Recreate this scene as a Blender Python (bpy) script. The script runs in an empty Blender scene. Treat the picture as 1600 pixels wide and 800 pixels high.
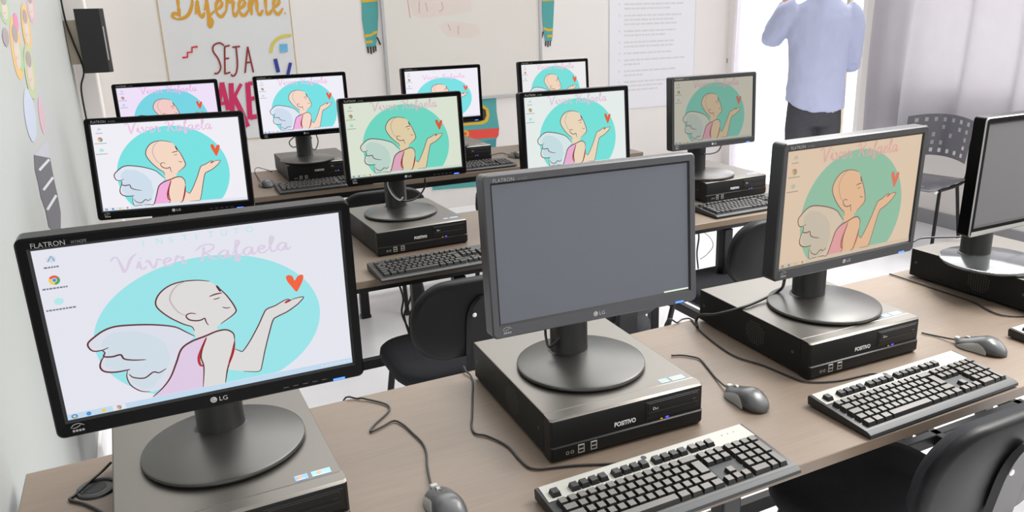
import bpy, bmesh, math, random
from mathutils import Vector, Matrix
from mathutils.geometry import tessellate_polygon
random.seed(7)
scene = bpy.context.scene
COL = scene.collection
PI = math.pi

# ------------------------------------------------------------------ camera
F, CX, CY = 1240.9, 843.18, 388.62
YAW, PITCH, ROLL, HC = 0.4591, -0.2926, -0.0248, 1.5542
fw = Vector((math.sin(YAW)*math.cos(PITCH), math.cos(YAW)*math.cos(PITCH), math.sin(PITCH)))
rt0 = Vector((math.cos(YAW), -math.sin(YAW), 0)); up0 = rt0.cross(fw)
rt = math.cos(ROLL)*rt0 + math.sin(ROLL)*up0
up = -math.sin(ROLL)*rt0 + math.cos(ROLL)*up0
CAM = Vector((0, 0, HC))
cam = bpy.data.cameras.new('camera'); co = bpy.data.objects.new('camera', cam); COL.objects.link(co)
m3 = Matrix((rt, up, -fw)).transposed()
co.matrix_world = Matrix.Translation(CAM) @ m3.to_4x4()
cam.sensor_fit = 'HORIZONTAL'; cam.sensor_width = 36.0; cam.lens = F/1600*36
cam.shift_x = (800-CX)/1600; cam.shift_y = (CY-400)/1600
cam.clip_start = 0.05; cam.clip_end = 200
scene.camera = co
# a measured point of the photograph brought onto a real plane of the room
def ray(u, v): return rt*((u-CX)/F) + up*(-(v-CY)/F) + fw
def atz(u, v, z): d = ray(u, v); return CAM + d*((z-HC)/d.z)
def aty(u, v, y): d = ray(u, v); return CAM + d*(y/d.y)
def atx(u, v, x): d = ray(u, v); return CAM + d*(x/d.x)

# ------------------------------------------------------------------ materials
def lin(c): return tuple((x/255/12.92 if x/255 <= .04045 else ((x/255+.055)/1.055)**2.4) for x in c)
MATS = {}
def mat(name, rgb, rough=.5, metal=0., spec=.5, noise=0., nscale=20., bump=0., bscale=200., nvec=None, coat=0.):
    if name in MATS: return MATS[name]
    m = bpy.data.materials.new(name); m.use_nodes = True; MATS[name] = m
    nt = m.node_tree; b = nt.nodes['Principled BSDF']
    c = lin(rgb)
    b.inputs['Base Color'].default_value = (*c, 1); b.inputs['Roughness'].default_value = rough
    b.inputs['Metallic'].default_value = metal; b.inputs['Specular IOR Level'].default_value = spec
    b.inputs['Coat Weight'].default_value = coat
    tc = nt.nodes.new('ShaderNodeTexCoord')
    if noise > 0:
        mp = nt.nodes.new('ShaderNodeMapping'); mp.inputs['Scale'].default_value = nvec or (1, 1, 1)
        n = nt.nodes.new('ShaderNodeTexNoise'); n.inputs['Scale'].default_value = nscale; n.inputs['Detail'].default_value = 6
        r = nt.nodes.new('ShaderNodeMix'); r.data_type = 'RGBA'
        r.inputs[6].default_value = (*[x*(1-noise) for x in c], 1); r.inputs[7].default_value = (*[min(1, x*(1+noise)) for x in c], 1)
        nt.links.new(tc.outputs['Object'], mp.inputs[0]); nt.links.new(mp.outputs[0], n.inputs['Vector'])
        nt.links.new(n.outputs[0], r.inputs[0]); nt.links.new(r.outputs[2], b.inputs['Base Color'])
    if bump > 0:
        n2 = nt.nodes.new('ShaderNodeTexNoise'); n2.inputs['Scale'].default_value = bscale; n2.inputs['Detail'].default_value = 3
        bp = nt.nodes.new('ShaderNodeBump'); bp.inputs['Strength'].default_value = bump; bp.inputs['Distance'].default_value = .002
        nt.links.new(tc.outputs['Object'], n2.inputs['Vector']); nt.links.new(n2.outputs[0], bp.inputs['Height']); nt.links.new(bp.outputs[0], b.inputs['Normal'])
    return m
def emat(name, rgb, strength=1., tint=False):
    if name in MATS: return MATS[name]
    m = bpy.data.materials.new(name); m.use_nodes = True; MATS[name] = m
    nt = m.node_tree; b = nt.nodes['Principled BSDF']
    b.inputs['Base Color'].default_value = (.01, .01, .01, 1); b.inputs['Roughness'].default_value = .45
    b.inputs['Specular IOR Level'].default_value = .2
    b.inputs['Emission Strength'].default_value = strength
    b.inputs['Emission Color'].default_value = (*lin(rgb), 1)
    if tint:   # panel seen off its axis: the backlight colour of each monitor is the object's own colour
        oi = nt.nodes.new('ShaderNodeObjectInfo'); mx = nt.nodes.new('ShaderNodeMix'); mx.data_type = 'RGBA'; mx.blend_type = 'MULTIPLY'
        mx.inputs[0].default_value = 1
        ws = nt.nodes.new('ShaderNodeMix'); ws.data_type = 'RGBA'; ws.inputs[6].default_value = (.86, .86, .88, 1); ws.inputs[7].default_value = (*lin(rgb), 1)
        nt.links.new(oi.outputs['Alpha'], ws.inputs[0]); nt.links.new(ws.outputs[2], mx.inputs[6])
        nt.links.new(oi.outputs['Color'], mx.inputs[7]); nt.links.new(mx.outputs[2], b.inputs['Emission Color'])
    return m

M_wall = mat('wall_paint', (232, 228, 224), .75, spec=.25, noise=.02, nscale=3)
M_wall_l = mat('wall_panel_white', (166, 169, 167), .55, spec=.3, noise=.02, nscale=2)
M_trim = mat('white_trim', (238, 238, 236), .5)
M_floor = mat('floor_tile', (226, 225, 228), .2, spec=.5, noise=.05, nscale=6)
M_desk = mat('taupe_wood_laminate', (108, 95, 83), .45, spec=.4, noise=.16, nscale=9, nvec=(1.2, 16, 16))
M_edge = mat('laminate_edge', (112, 97, 82), .45, noise=.1, nscale=9, nvec=(1.2, 16, 16))
M_steel = mat('black_steel', (17, 17, 18), .4, spec=.35)
M_black = mat('black_plastic', (18, 18, 19), .38, spec=.5)
M_gloss = mat('gloss_black_bezel', (6, 6, 7), .22, spec=.1, noise=.1, nscale=30)
M_bezg = mat('dull_grey_bezel', (62, 63, 68), .35, spec=.6, noise=.1, nscale=30)
M_bezd = mat('mid_dark_bezel', (30, 30, 33), .3, spec=.55)
M_stand = mat('matte_stand_plastic', (84, 83, 81), .3, metal=.75, spec=.5, bump=.1, bscale=900)
M_neck = mat('neck_plastic', (22, 21, 21), .42)
M_case = mat('case_metal_lit_top', (110, 107, 102), .4, metal=.9, spec=.5, bump=.03, bscale=900)  # same sheet metal as the sides, paler to carry the bright top reflections
M_caseside = mat('case_metal_shaded_side', (17, 17, 17), .5, spec=.3, bump=.1, bscale=900)  # same case metal, darkened where it mirrors the dark desk
M_front = mat('case_front_plastic', (15, 15, 16), .42, spec=.35, bump=.06, bscale=900)
M_dark = mat('dark_gap', (7, 7, 8), .6)
M_vent = mat('vent_holes', (70, 68, 66), .5)
M_letter = mat('white_print', (225, 225, 222), .5)
M_greyprint = mat('grey_print', (150, 150, 148), .5)
M_usb = mat('port_metal', (190, 188, 182), .3, metal=.6)
M_screenoff = mat('screen_off', (92, 95, 104), .42, spec=.45, noise=.08, nscale=300)
M_screenoff2 = mat('screen_off_far', (92, 92, 94), .35, spec=.5, noise=.06, nscale=300)
M_silver = mat('silver_plastic', (170, 170, 168), .28, metal=.5)
M_kb = mat('keyboard_black', (30, 30, 31), .4)
M_kbgrey = mat('keyboard_grey_lip', (46, 48, 50), .5, spec=.35)
M_kbsil = mat('keyboard_pale_panel', (152, 152, 146), .35)
M_key = mat('key_side', (22, 21, 21), .45)
M_keytop = mat('key_top_sheen', (88, 85, 81), .4, spec=.6)  # keys are black; grey of the window reflection is put into the tops
M_keytop2 = mat('key_top_dark_sheen', (56, 55, 54), .42, spec=.5)  # weaker painted sheen for the tops of the all-black keyboards
M_keydark = mat('function_key', (34, 34, 35), .4)
M_mouse = mat('mouse_grey', (70, 71, 72), .3, spec=.55)
M_mousegrip = mat('mouse_grip_grey', (150, 150, 148), .4)
M_cable = mat('black_cable', (24, 22, 22), .5)
M_cablew = mat('white_cable', (205, 205, 205), .5)
M_fabric = mat('black_fabric', (36, 37, 41), .85, spec=.25, noise=.35, nscale=300, bump=.5, bscale=600)
M_shell = mat('black_shell', (17, 17, 18), .45, spec=.22)
M_bolt = mat('bolt_metal', (225, 225, 225), .3, metal=.3)
M_greychair = mat('grey_chair_plastic', (98, 98, 105), .2, spec=.6)
M_curt = None
M_shirt = mat('pale_blue_shirt', (180, 186, 214), .8, spec=.15, noise=.06, nscale=14, bump=.9, bscale=22)
M_trous = mat('charcoal_trousers', (74, 75, 80), .85, spec=.15, noise=.15, nscale=60)
M_skin = mat('skin', (206, 152, 124), .5, spec=.3)
M_hair = mat('dark_hair', (38, 30, 26), .6)
M_shoe = mat('dark_shoe', (30, 27, 25), .4)
M_led = emat('blue_led', (64, 110, 255), 3.5)
M_led2 = emat('blue_violet_led', (95, 80, 255), 1.6)
M_amber = emat('amber_led', (230, 160, 40), 1.0)
M_paper = mat('pale_poster', (222, 223, 224), .6)
M_gold = mat('gold_paint', (214, 158, 52), .6)
M_goldedge = mat('gold_edge', (205, 178, 135), .6)
M_maroon = mat('maroon_paint', (140, 44, 38), .6)
M_pink = mat('magenta_paint', (205, 40, 96), .6)
M_red = mat('red_paint', (214, 50, 60), .6)
M_yell = mat('yellow_paint', (214, 200, 70), .6)
M_sky = mat('sky_blue_paint', (110, 180, 220), .6)
M_blue = mat('deep_blue_paint', (48, 60, 150), .6)
M_teal = mat('teal_vinyl', (78, 160, 158), .55)
M_teal2 = mat('teal_vinyl_dark', (60, 140, 150), .55)
M_yel2 = mat('mustard_vinyl', (214, 176, 48), .55)
M_blk2 = mat('dark_vinyl', (52, 44, 42), .55)
M_redv = mat('red_vinyl', (226, 72, 60), .55)
M_board = mat('whiteboard_surface', (221, 217, 210), .3, spec=.4, noise=.015, nscale=3)
M_alu = mat('aluminium', (190, 190, 190), .4, metal=.4)
M_smear = mat('red_marker_smear', (221, 210, 203), .4, noise=.03, nscale=8)
M_smear2 = mat('red_marker_line', (206, 160, 152), .5)
M_sheet = mat('notice_sheet', (231, 231, 236), .5)
M_faint = mat('faint_grey_text', (212, 210, 214), .6)
M_faint2 = mat('sheet_edge', (206, 206, 212), .6)
M_beige = mat('beige_bracket', (196, 184, 164), .6)
M_spk = mat('speaker_black', (26, 26, 27), .55)
M_spkedge = mat('speaker_edge_highlight', (150, 150, 150), .5)

# ------------------------------------------------------------------ mesh helpers
def obj(name, bm, mats, parent=None, smooth=False, auto=None):
    me = bpy.data.meshes.new(name); bm.normal_update(); bm.to_mesh(me); bm.free()
    for m in (mats if isinstance(mats, (list, tuple)) else [mats]): me.materials.append(m)
    if smooth:
        for p in me.polygons: p.use_smooth = True
    if auto:
        me.set_sharp_from_angle(angle=math.radians(auto))
    o = bpy.data.objects.new(name, me); COL.objects.link(o)
    if parent: o.parent = parent
    return o
def tag(o, label, cat, group=None):
    o['label'] = label; o['category'] = cat
    if group: o['group'] = group
    return o
def thing(name, label, cat, loc=(0, 0, 0), rz=0., group=None):
    o = bpy.data.objects.new(name, None); COL.objects.link(o); o.empty_display_size = .05
    o.location = loc; o.rotation_euler = (0, 0, rz)
    return tag(o, label, cat, group)
def struct(name, bm, mats, **k):
    o = obj(name, bm, mats, **k); o['kind'] = 'structure'; return o
def box(bm, x0, x1, y0, y1, z0, z1, bev=0., seg=2, mi=0, M=None):
    n0 = set(bm.faces)
    r = bmesh.ops.create_cube(bm, size=1)
    vs = r['verts']
    for v in vs:
        v.co = Vector(((x0+x1)/2+v.co.x*(x1-x0), (y0+y1)/2+v.co.y*(y1-y0), (z0+z1)/2+v.co.z*(z1-z0)))
    if bev > 0:
        es = list({e for v in vs for e in v.link_edges})
        bmesh.ops.bevel(bm, geom=es, offset=bev, segments=seg, profile=.5, affect='EDGES')
    nf = [f for f in bm.faces if f not in n0]
    for f in nf: f.material_index = mi
    if M is not None:
        for v in {v for f in nf for v in f.verts}: v.co = M @ v.co
    return nf
def lathe(bm, prof, c=(0, 0, 0), seg=48, mi=0, sx=1., sy=1.):
    rings = []
    for r, z in prof:
        if r < 1e-6: rings.append([bm.verts.new((c[0], c[1], c[2]+z))])
        else: rings.append([bm.verts.new((c[0]+r*sx*math.cos(2*PI*i/seg), c[1]+r*sy*math.sin(2*PI*i/seg), c[2]+z)) for i in range(seg)])
    for a, b in zip(rings, rings[1:]):
        for i in range(seg):
            j = (i+1) % seg
            if len(a) == 1 and len(b) == 1: continue
            if len(a) == 1: f = bm.faces.new((a[0], b[j], b[i]))
            elif len(b) == 1: f = bm.faces.new((a[i], a[j], b[0]))
            else: f = bm.faces.new((a[i], a[j], b[j], b[i]))
            f.material_index = mi
    bmesh.ops.recalc_face_normals(bm, faces=bm.faces[:])
def catmull(pts, n=6, closed=False):
    P = [Vector(p) for p in pts]; out = []
    L = len(P)
    for i in range(L if closed else L-1):
        p1, p2 = P[i], P[(i+1) % L]
        p0 = P[i-1] if (i > 0 or closed) else p1*2-p2
        p3 = P[(i+2) % L] if (i+2 < L or closed) else p2*2-p1
        for k in range(n):
            t = k/n
            out.append(.5*((2*p1)+(p2-p0)*t+(2*p0-5*p1+4*p2-p3)*t*t+(3*p1-p0-3*p2+p3)*t**3))
    if not closed: out.append(P[-1])
    return out
def tube(bm, pts, r, seg=8, smooth=5, mi=0, cap=True):
    P = catmull(pts, smooth) if smooth else [Vector(p) for p in pts]
    n = len(P); R = r if hasattr(r, '__len__') else None
    rings = []; prev = None
    for i, p in enumerate(P):
        t = (P[min(i+1, n-1)]-P[max(i-1, 0)])
        if t.length < 1e-9: t = Vector((0, 0, 1))
        t.normalize()
        if prev is None:
            a = Vector((0, 0, 1)) if abs(t.z) < .9 else Vector((1, 0, 0))
            u = t.cross(a).normalized()
        else:
            u = (prev - t*prev.dot(t)).normalized()
        prev = u; w = t.cross(u)
        if R:
            s = i/(n-1)*(len(R)-1); k = min(int(s), len(R)-2); rad = R[k]+(R[k+1]-R[k])*(s-k)
        else: rad = r
        rings.append([bm.verts.new(p+(u*math.cos(2*PI*j/seg)+w*math.sin(2*PI*j/seg))*rad) for j in range(seg)])
    for a, b in zip(rings, rings[1:]):
        for j in range(seg):
            k = (j+1) % seg; f = bm.faces.new((a[j], a[k], b[k], b[j])); f.material_index = mi
    if cap:
        f = bm.faces.new(rings[0][::-1]); f.material_index = mi
        f = bm.faces.new(rings[-1]); f.material_index = mi
    return rings
def loft(bm, secs, mi=0, cap=True):
    """secs: list of point rings with the same count"""
    rings = [[bm.verts.new(p) for p in s] for s in secs]
    n = len(rings[0])
    for a, b in zip(rings, rings[1:]):
        for j in range(n):
            k = (j+1) % n; f = bm.faces.new((a[j], a[k], b[k], b[j])); f.material_index = mi
    if cap:
        for f in (bm.faces.new(rings[0][::-1]), bm.faces.new(rings[-1])): f.material_index = mi
    bmesh.ops.recalc_face_normals(bm, faces=bm.faces[:])
def poly(bm, pts, mi=0):
    P = [Vector(p) for p in pts]
    tris = tessellate_polygon([P])
    V = [bm.verts.new(p) for p in P]
    for t in tris:
        try:
            f = bm.faces.new([V[i] for i in t]); f.material_index = mi
        except ValueError: pass
def ribbon(bm, pts2, w, fn, mi=0, n=6, closed=False, taper=False):
    """flat stroke; pts2 in a plane, fn maps (x, y) to 3-D"""
    P = catmull([(x, y, 0) for x, y in pts2], n, closed) if n else [Vector((x, y, 0)) for x, y in pts2]
    N = len(P); L = []; R = []
    for i, p in enumerate(P):
        a = P[(i-1) % N] if (closed or i > 0) else p; b = P[(i+1) % N] if (closed or i < N-1) else p
        d = b-a
        if d.length < 1e-9: d = Vector((1, 0, 0))
        d.normalize(); q = Vector((-d.y, d.x, 0))
        ww = w(i/(N-1)) if callable(w) else w
        if taper: ww *= .35+.65*math.sin(PI*min(1, max(0, i/(N-1))))**.5 if 0 < i < N-1 else .35
        L.append(bm.verts.new(fn(*(p+q*ww/2).xy))); R.append(bm.verts.new(fn(*(p-q*ww/2).xy)))
    for i in range(N if closed else N-1):
        j = (i+1) % N
        f = bm.faces.new((L[i], R[i], R[j], L[j])); f.material_index = mi
def text(bm, s, size, fn, mi=0, align='LEFT', sx=1., space=1., bold=0.):
    cu = bpy.data.curves.new('t', 'FONT'); cu.body = s; cu.size = size; cu.align_x = align; cu.space_character = space
    cu.resolution_u = 3; cu.offset = bold
    o = bpy.data.objects.new('t', cu); COL.objects.link(o)
    dg = bpy.context.evaluated_depsgraph_get(); me = bpy.data.meshes.new_from_object(o.evaluated_get(dg))
    V = [bm.verts.new(fn(v.co.x*sx, v.co.y)) for v in me.vertices]
    for p in me.polygons:
        try:
            f = bm.faces.new([V[i] for i in p.vertices]); f.material_index = mi
        except ValueError: pass
    bpy.data.objects.remove(o); bpy.data.curves.remove(cu); bpy.data.meshes.remove(me)
def circ(bm, cx, cy, r, fn, mi=0, n=32, ry=None):
    poly(bm, [fn(cx+r*math.cos(2*PI*i/n), cy+(ry or r)*math.sin(2*PI*i/n)) for i in range(n)], mi)
def dupe(src, parent):
    c = src.copy(); COL.objects.link(c); c.parent = parent
    for ch in list(src.children): dupe(ch, c)
    return c

# hand-lettered strokes, x-height 1
GL = {
 'i': (.55, [[(0,.2),(.22,1),(.2,.3),(.33,0),(.55,.3)], [(.27,1.35),(.3,1.45)]]),
 'v': (.9, [[(0,.8),(.15,1),(.3,.15),(.42,0),(.62,.8),(.68,1),(.9,.8)]]),
 'e': (.7, [[(0,.35),(.4,.6),(.5,.85),(.35,1),(.12,.7),(.14,.18),(.38,0),(.7,.35)]]),
 'r': (.72, [[(0,.3),(.2,1.1),(.28,.85),(.5,.86),(.42,.3),(.52,0),(.72,.3)]]),
 'a': (.85, [[(.55,.88),(.32,1),(.05,.6),(.1,.1),(.28,0),(.5,.45),(.6,.98),(.56,.3),(.65,0),(.85,.3)]]),
 'f': (.62, [[(0,.4),(.35,1.4),(.45,1.9),(.3,2.05),(.22,1.4),(.2,0),(.13,-.5),(.26,-.62),(.38,-.25),(.25,.05),(.62,.35)]]),
 'l': (.58, [[(0,.3),(.34,1.4),(.4,1.9),(.25,2),(.17,1),(.19,.2),(.33,0),(.58,.3)]]),
 'n': (.9, [[(0,.3),(.15,1),(.14,0)], [(.15,.45),(.4,1),(.56,.9),(.52,.3),(.65,0),(.9,.3)]]),
 't': (.6, [[(.3,1.8),(.2,.3),(.33,0),(.6,.3)], [(0,1.15),(.55,1.28)]]),
 'V': (1.08, [[(-.25,1.5),(-.05,1.9),(.15,1.7),(.35,.2),(.45,0),(.85,1.5),(1.2,2.05)]]),
 'R': (1.15, [[(.35,1.8),(.28,.9),(.1,-.1)], [(-.15,1.4),(.3,2),(.85,1.95),(.92,1.5),(.55,1.08),(.28,1),(.5,.8),(.8,.1),(1.1,.05)]]),
 'D': (1.25, [[(.42,1.9),(.3,1),(.27,.15)], [(-.15,1.6),(.4,2.05),(1,1.75),(1.15,1),(.8,.2),(.2,-.05),(-.12,.1),(0,.32),(.35,.1)]]),
 ' ': (.7, []), '.': (.3, [[(.08,.02),(.13,.05)]]),
}
def cursive(bm, s, fn, sc, w, mi, asp=1.):
    x = 0.
    for ch in s:
        adv, st = GL[ch]
        for k in st:
            ribbon(bm, [((x+a*asp)*sc, b*sc) for a, b in k], (lambda t: w*(.65+.7*abs(math.sin(3*PI*t)))), fn, mi, 5)
        x += adv*asp
    return x*sc

# ------------------------------------------------------------------ room
XL, XR, YB, ZT = -.315, 5.0, 6.05, 2.9
Y0 = -.6
bm = bmesh.new(); box(bm, -1.2, 9, -1.5, 9, -.1, 0); struct('floor', bm, M_floor)
bm = bmesh.new(); box(bm, -.7, XR, YB, YB+.12, 0, ZT); struct('wall_back', bm, M_wall)
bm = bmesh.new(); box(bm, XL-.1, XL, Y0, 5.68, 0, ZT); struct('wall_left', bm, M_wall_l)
bm = bmesh.new(); box(bm, XL, XL+.012, Y0, 5.68, 0, .09, .003); struct('baseboard_left', bm, M_trim)
bm = bmesh.new(); box(bm, XL-.1, XL+.004, 5.66, 5.7, 0, ZT, .004); struct('trim_1', bm, mat('pale_edge_strip', (196, 196, 190), .5))
bm = bmesh.new(); box(bm, XL-.2, -.2, 5.76, YB, 0, ZT, .01); struct('wall_corner_pillar', bm, M_wall)
DY0, DY1, DZ = 4.46, 5.93, 2.3          # full height glazed opening
WY0, WY1, WZ0, WZ1 = -.2, 4.15, .95, 2.3
bm = bmesh.new()
T = .14; ZR = 2.4
box(bm, XR, XR+T, DY1, YB+.12, 0, ZR)
box(bm, XR, XR+T, WY1, DY0, 0, ZR)
box(bm, XR, XR+T, DY0, DY1, DZ, ZR)
box(bm, XR, XR+T, WY0, WY1, 0, WZ0); box(bm, XR, XR+T, WY0, WY1, WZ1, ZR); box(bm, XR, XR+T, -1.2, WY0, 0, ZR)
struct('wall_right', bm, M_wall)
bm = bmesh.new(); box(bm, XR-.014, XR, -1.2, DY0-.05, 0, .1, .003); struct('baseboard_right', bm, mat('grey_baseboard', (150, 148, 152), .5))
# door frame and window frame
dr = bpy.data.objects.new('door_1', None); COL.objects.link(dr); dr['kind'] = 'structure'
bm = bmesh.new(); box(bm, XR+.02, XR+.1, DY0, DY0+.06, 0, DZ, .004); box(bm, XR+.02, XR+.1, DY1-.05, DY1, 0, DZ, .004); box(bm, XR+.02, XR+.1, DY0, DY1, DZ-.06, DZ, .004)
obj('door_frame', bm, M_trim, dr)
bm = bmesh.new(); box(bm, XR+.1, XR+.135, DY0+.06, DY0+.1, .06, DZ-.06, .004); box(bm, XR+.1, XR+.135, DY0+.26, DY0+.3, .06, DZ-.06, .004); box(bm, XR+.1, XR+.135, DY0+.06, DY0+.3, 0, .06, .004)
obj('sliding_leaf_frame', bm, mat('sand_frame', (206, 196, 178), .5), dr)
wn = bpy.data.objects.new('window_1', None); COL.objects.link(wn); wn['kind'] = 'structure'
bm = bmesh.new()
for y in (WY0, 1.2, 2.6, WY1-.05): box(bm, XR+.04, XR+.1, y, y+.05, WZ0, WZ1, .004)
for z in (WZ0, WZ1-.05): box(bm, XR+.04, XR+.1, WY0, WY1, z, z+.05, .004)
obj('window_frame', bm, M_trim, wn)
# ground outside
bm = bmesh.new(); box(bm, XR+T, 40, -20, 40, -.14, -.02); struct('ground_outside', bm, mat('pale_concrete', (236, 236, 232), .8))

# ------------------------------------------------------------------ desks
DH, DD = .74, .673
DX0, DX1 = -.293, 2.6
def make_desk(y0, label, grommets=(), legs=(-.2, .9, 2.09, 2.5), DX0=DX0):
    t = thing('classroom_desk', label, 'desk', (0, y0, 0), 0, 'long computer desks')
    bm = bmesh.new(); fs = box(bm, DX0, DX1, 0, DD, DH-.025, DH, .0015, 1)
    for f in bm.faces: f.material_index = 0 if f.normal.z > .7 else 1
    bm.normal_update()
    for f in bm.faces: f.material_index = 0 if f.normal.z > .7 else 1
    obj('desk_top', bm, [M_desk, M_edge], t)
    bm = bmesh.new()
    box(bm, DX0+.02, DX1-.02, .10, .13, DH-.075, DH-.0255, .002); box(bm, DX0+.02, DX1-.02, DD-.06, DD-.03, DH-.075, DH-.0255, .002)
    for x in legs: box(bm, x, x+.03, .1305, DD-.0605, DH-.07, DH-.0255)
    obj('frame', bm, M_steel, t)
    for x in legs:
        for y in (.095, DD-.065):
            bm = bmesh.new(); box(bm, x-.005, x+.04, y, y+.04, 0, DH-.0755, .004); box(bm, x-.008, x+.043, y-.003, y+.043, 0, .02, .004)
            obj('leg', bm, M_steel, t)
    bm = bmesh.new(); box(bm, DX0+.03, DX1-.05, .50, .53, .2, .24, .003)
    for x in legs: box(bm, x+.002, x+.033, .136, DD-.066, .2, .24, .003)
    obj('stretcher', bm, M_steel, t)
    for gx, gy in grommets:
        bm = bmesh.new(); lathe(bm, [(.027, .0005), (.0275, .004), (.031, .0045), (.034, .003), (.035, .0003)], (gx, gy-y0, DH), 40)
        g = obj('cable_grommet', bm, M_black, t, True)
        bm = bmesh.new(); circ(bm, gx, gy-y0, .0275, lambda x, y: (x, y, DH+.0007)); circ(bm, gx-.004, gy-y0+.006, .019, lambda x, y: (x, y, DH+.0012), 1)
        obj('cap', bm, [M_kb, M_dark], g)
    return t
YF = {1: .9405, 2: 2.394, 3: 3.858}
gp = atz(152, 764, DH)
make_desk(YF[1], 'taupe laminate desk with black frame, nearest the viewer', [(gp.x, gp.y)])
make_desk(YF[2], 'taupe laminate desk with black frame, middle of the three rows')
make_desk(YF[3], 'taupe laminate desk with black frame, farthest row nearest whiteboard', (), (.02, .9, 2.09, 2.5), -.04)

# ------------------------------------------------------------------ desktop computers
CW, CD, CH = .3386, .41, .0905
def case_mesh_parts():
    W, D = CW/2, CD/2
    parts = {}
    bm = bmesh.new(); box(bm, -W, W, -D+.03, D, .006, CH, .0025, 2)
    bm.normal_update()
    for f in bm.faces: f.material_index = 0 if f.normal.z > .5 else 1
    # vent on the left flank, a dark seam and screws
    fn = lambda y, z: (-W-.0004, y, z)
    for iy in range(9):
        for iz in range(9):
            if abs(iy-4)+abs(iz-4) > 6: continue
            circ(bm, -.02-iy*.0075+.03, .022+iz*.0065, .0021, fn, 2, 6)
    for iy in range(14):
        for iz in range(7):
            circ(bm, .08+iy*.006, .024+iz*.007, .0016, fn, 3, 6)
    for yy in (-.15, D-.02): circ(bm, yy, .05, .004, fn, 2, 10)
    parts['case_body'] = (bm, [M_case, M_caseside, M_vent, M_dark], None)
    bm = bmesh.new()
    # bezel profile swept in x: top lip rounds over, plinth steps out a little
    prof = [(-D+.0295, .0905), (-D+.006, .0895), (-D+.001, .086), (-D, .081), (-D, .034), (-D-.003, .032), (-D-.003, .01), (-D+.002, .003), (-D+.0295, .003)]
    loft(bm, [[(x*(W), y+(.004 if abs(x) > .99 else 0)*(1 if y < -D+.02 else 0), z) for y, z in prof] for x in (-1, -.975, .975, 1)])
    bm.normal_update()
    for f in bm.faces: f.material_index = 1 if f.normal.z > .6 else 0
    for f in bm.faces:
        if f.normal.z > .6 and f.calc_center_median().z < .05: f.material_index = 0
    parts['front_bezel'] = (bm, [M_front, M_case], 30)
    fn = lambda x, z: (x, -D-.0005, z)
    bm = bmesh.new(); box(bm, .035, W-.008, -D-.0012, -D+.01, .041, .079, .001); box(bm, .04, W-.013, -D-.0022, -D, .060, .076, .001, mi=0)
    box(bm, .04, W-.013, -D-.0019, -D, .046, .056, .001)
    f2 = lambda x, z: (x, -D-.0026, z)
    poly(bm, [f2(.04, .0585), f2(W-.013, .0585), f2(W-.013, .0592), f2(.04, .0592)], 1)
    poly(bm, [f2(.055, .0665), f2(W-.02, .0665), f2(W-.02, .0672), f2(.055, .0672)], 1)
    text(bm, 'D', .008, lambda x, z: f2(.05+x, .061+z), 2, sx=1.2); text(bm, 'vd', .006, lambda x, z: f2(.057+x, .061+z), 2)
    box(bm, W-.028, W-.018, -D-.0035, -D-.001, .0615, .0645, .0008, mi=0)
    parts['disc_drive'] = (bm, [M_black, M_kbgrey, M_letter], None)
    bm = bmesh.new()
    text(bm, 'POSITIVO', .0132, lambda x, z: (-.035+x, -D-.0007, .0445+z), 0, sx=.84, bold=.0004)
    parts['brand_lettering'] = (bm, [M_letter], None)
    bm = bmesh.new()
    for x in (-.115, -.088):
        box(bm, x, x+.014, -D-.0036, -D, .011, .029, .0006, mi=0)
        for z in (.0135, .0215):
            poly(bm, [(x+.002, -D-.0038, z), (x+.012, -D-.0038, z), (x+.012, -D-.0038, z+.005), (x+.002, -D-.0038, z+.005)], 1)
    for x in (-.137, -.127):
        lathe_pts = 16
        ribbon(bm, [(x+.003*math.cos(2*PI*i/12), .018+.003*math.sin(2*PI*i/12)) for i in range(12)], .0012, lambda a, b: (a, -D-.0036, b), 0, 1, True)
        circ(bm, x, .018, .0018, lambda a, b: (a, -D-.0036, b), 1, 10)
    parts['front_ports'] = (bm, [M_usb, M_dark], None)
    bm = bmesh.new(); circ(bm, .085, .037, .0035, fn, 0, 12, .0025); poly(bm, [fn(.08, .0365), fn(.09, .0365), fn(.09, .0375), fn(.08, .0375)], 0)
    parts['power_light'] = (bm, [M_led2], None)
    bm = bmesh.new(); circ(bm, .072, .0365, .0028, fn, 0, 10, .0015)
    parts['disk_light'] = (bm, [M_amber], None)
    bm = bmesh.new()
    zz = CH+.0004
    for x0, x1, c in ((.095, .116, 0), (.122, .153, 1)):
        poly(bm, [(x0, -D+.036, zz), (x1, -D+.036, zz), (x1, -D+.053, zz), (x0, -D+.053, zz)], c)
        circ(bm, (x0+x1)/2-.003, -D+.046, .0045, lambda a, b: (a, b, zz+.0003), 2, 14)
        poly(bm, [(x0+.003, -D+.038, zz+.0003), (x1-.005, -D+.038, zz+.0003), (x1-.005, -D+.0395, zz+.0003), (x0+.003, -D+.0395, zz+.0003)], 3)
    parts['sticker'] = (bm, [mat('blue_sticker', (120, 160, 205), .4), mat('pale_blue_sticker', (135, 180, 220), .4), mat('orange_mark', (220, 150, 90), .4), M_letter], None)
    return parts
_cp = {k: v for k, v in case_mesh_parts().items()}
CASE0 = thing('desktop_computer', '', 'computer')
for k, (bm, ms, au) in _cp.items(): obj(k, bm, ms, CASE0, au is not None, au)
first_case = [True]
def place_case(x, y, a, label):
    if first_case[0]: t = CASE0; first_case[0] = False
    else: t = dupe(CASE0, None)
    t.location = (x, y, DH); t.rotation_euler = (0, 0, a)
    return tag(t, label, 'computer', 'flat desktop computers under the monitors')

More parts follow.
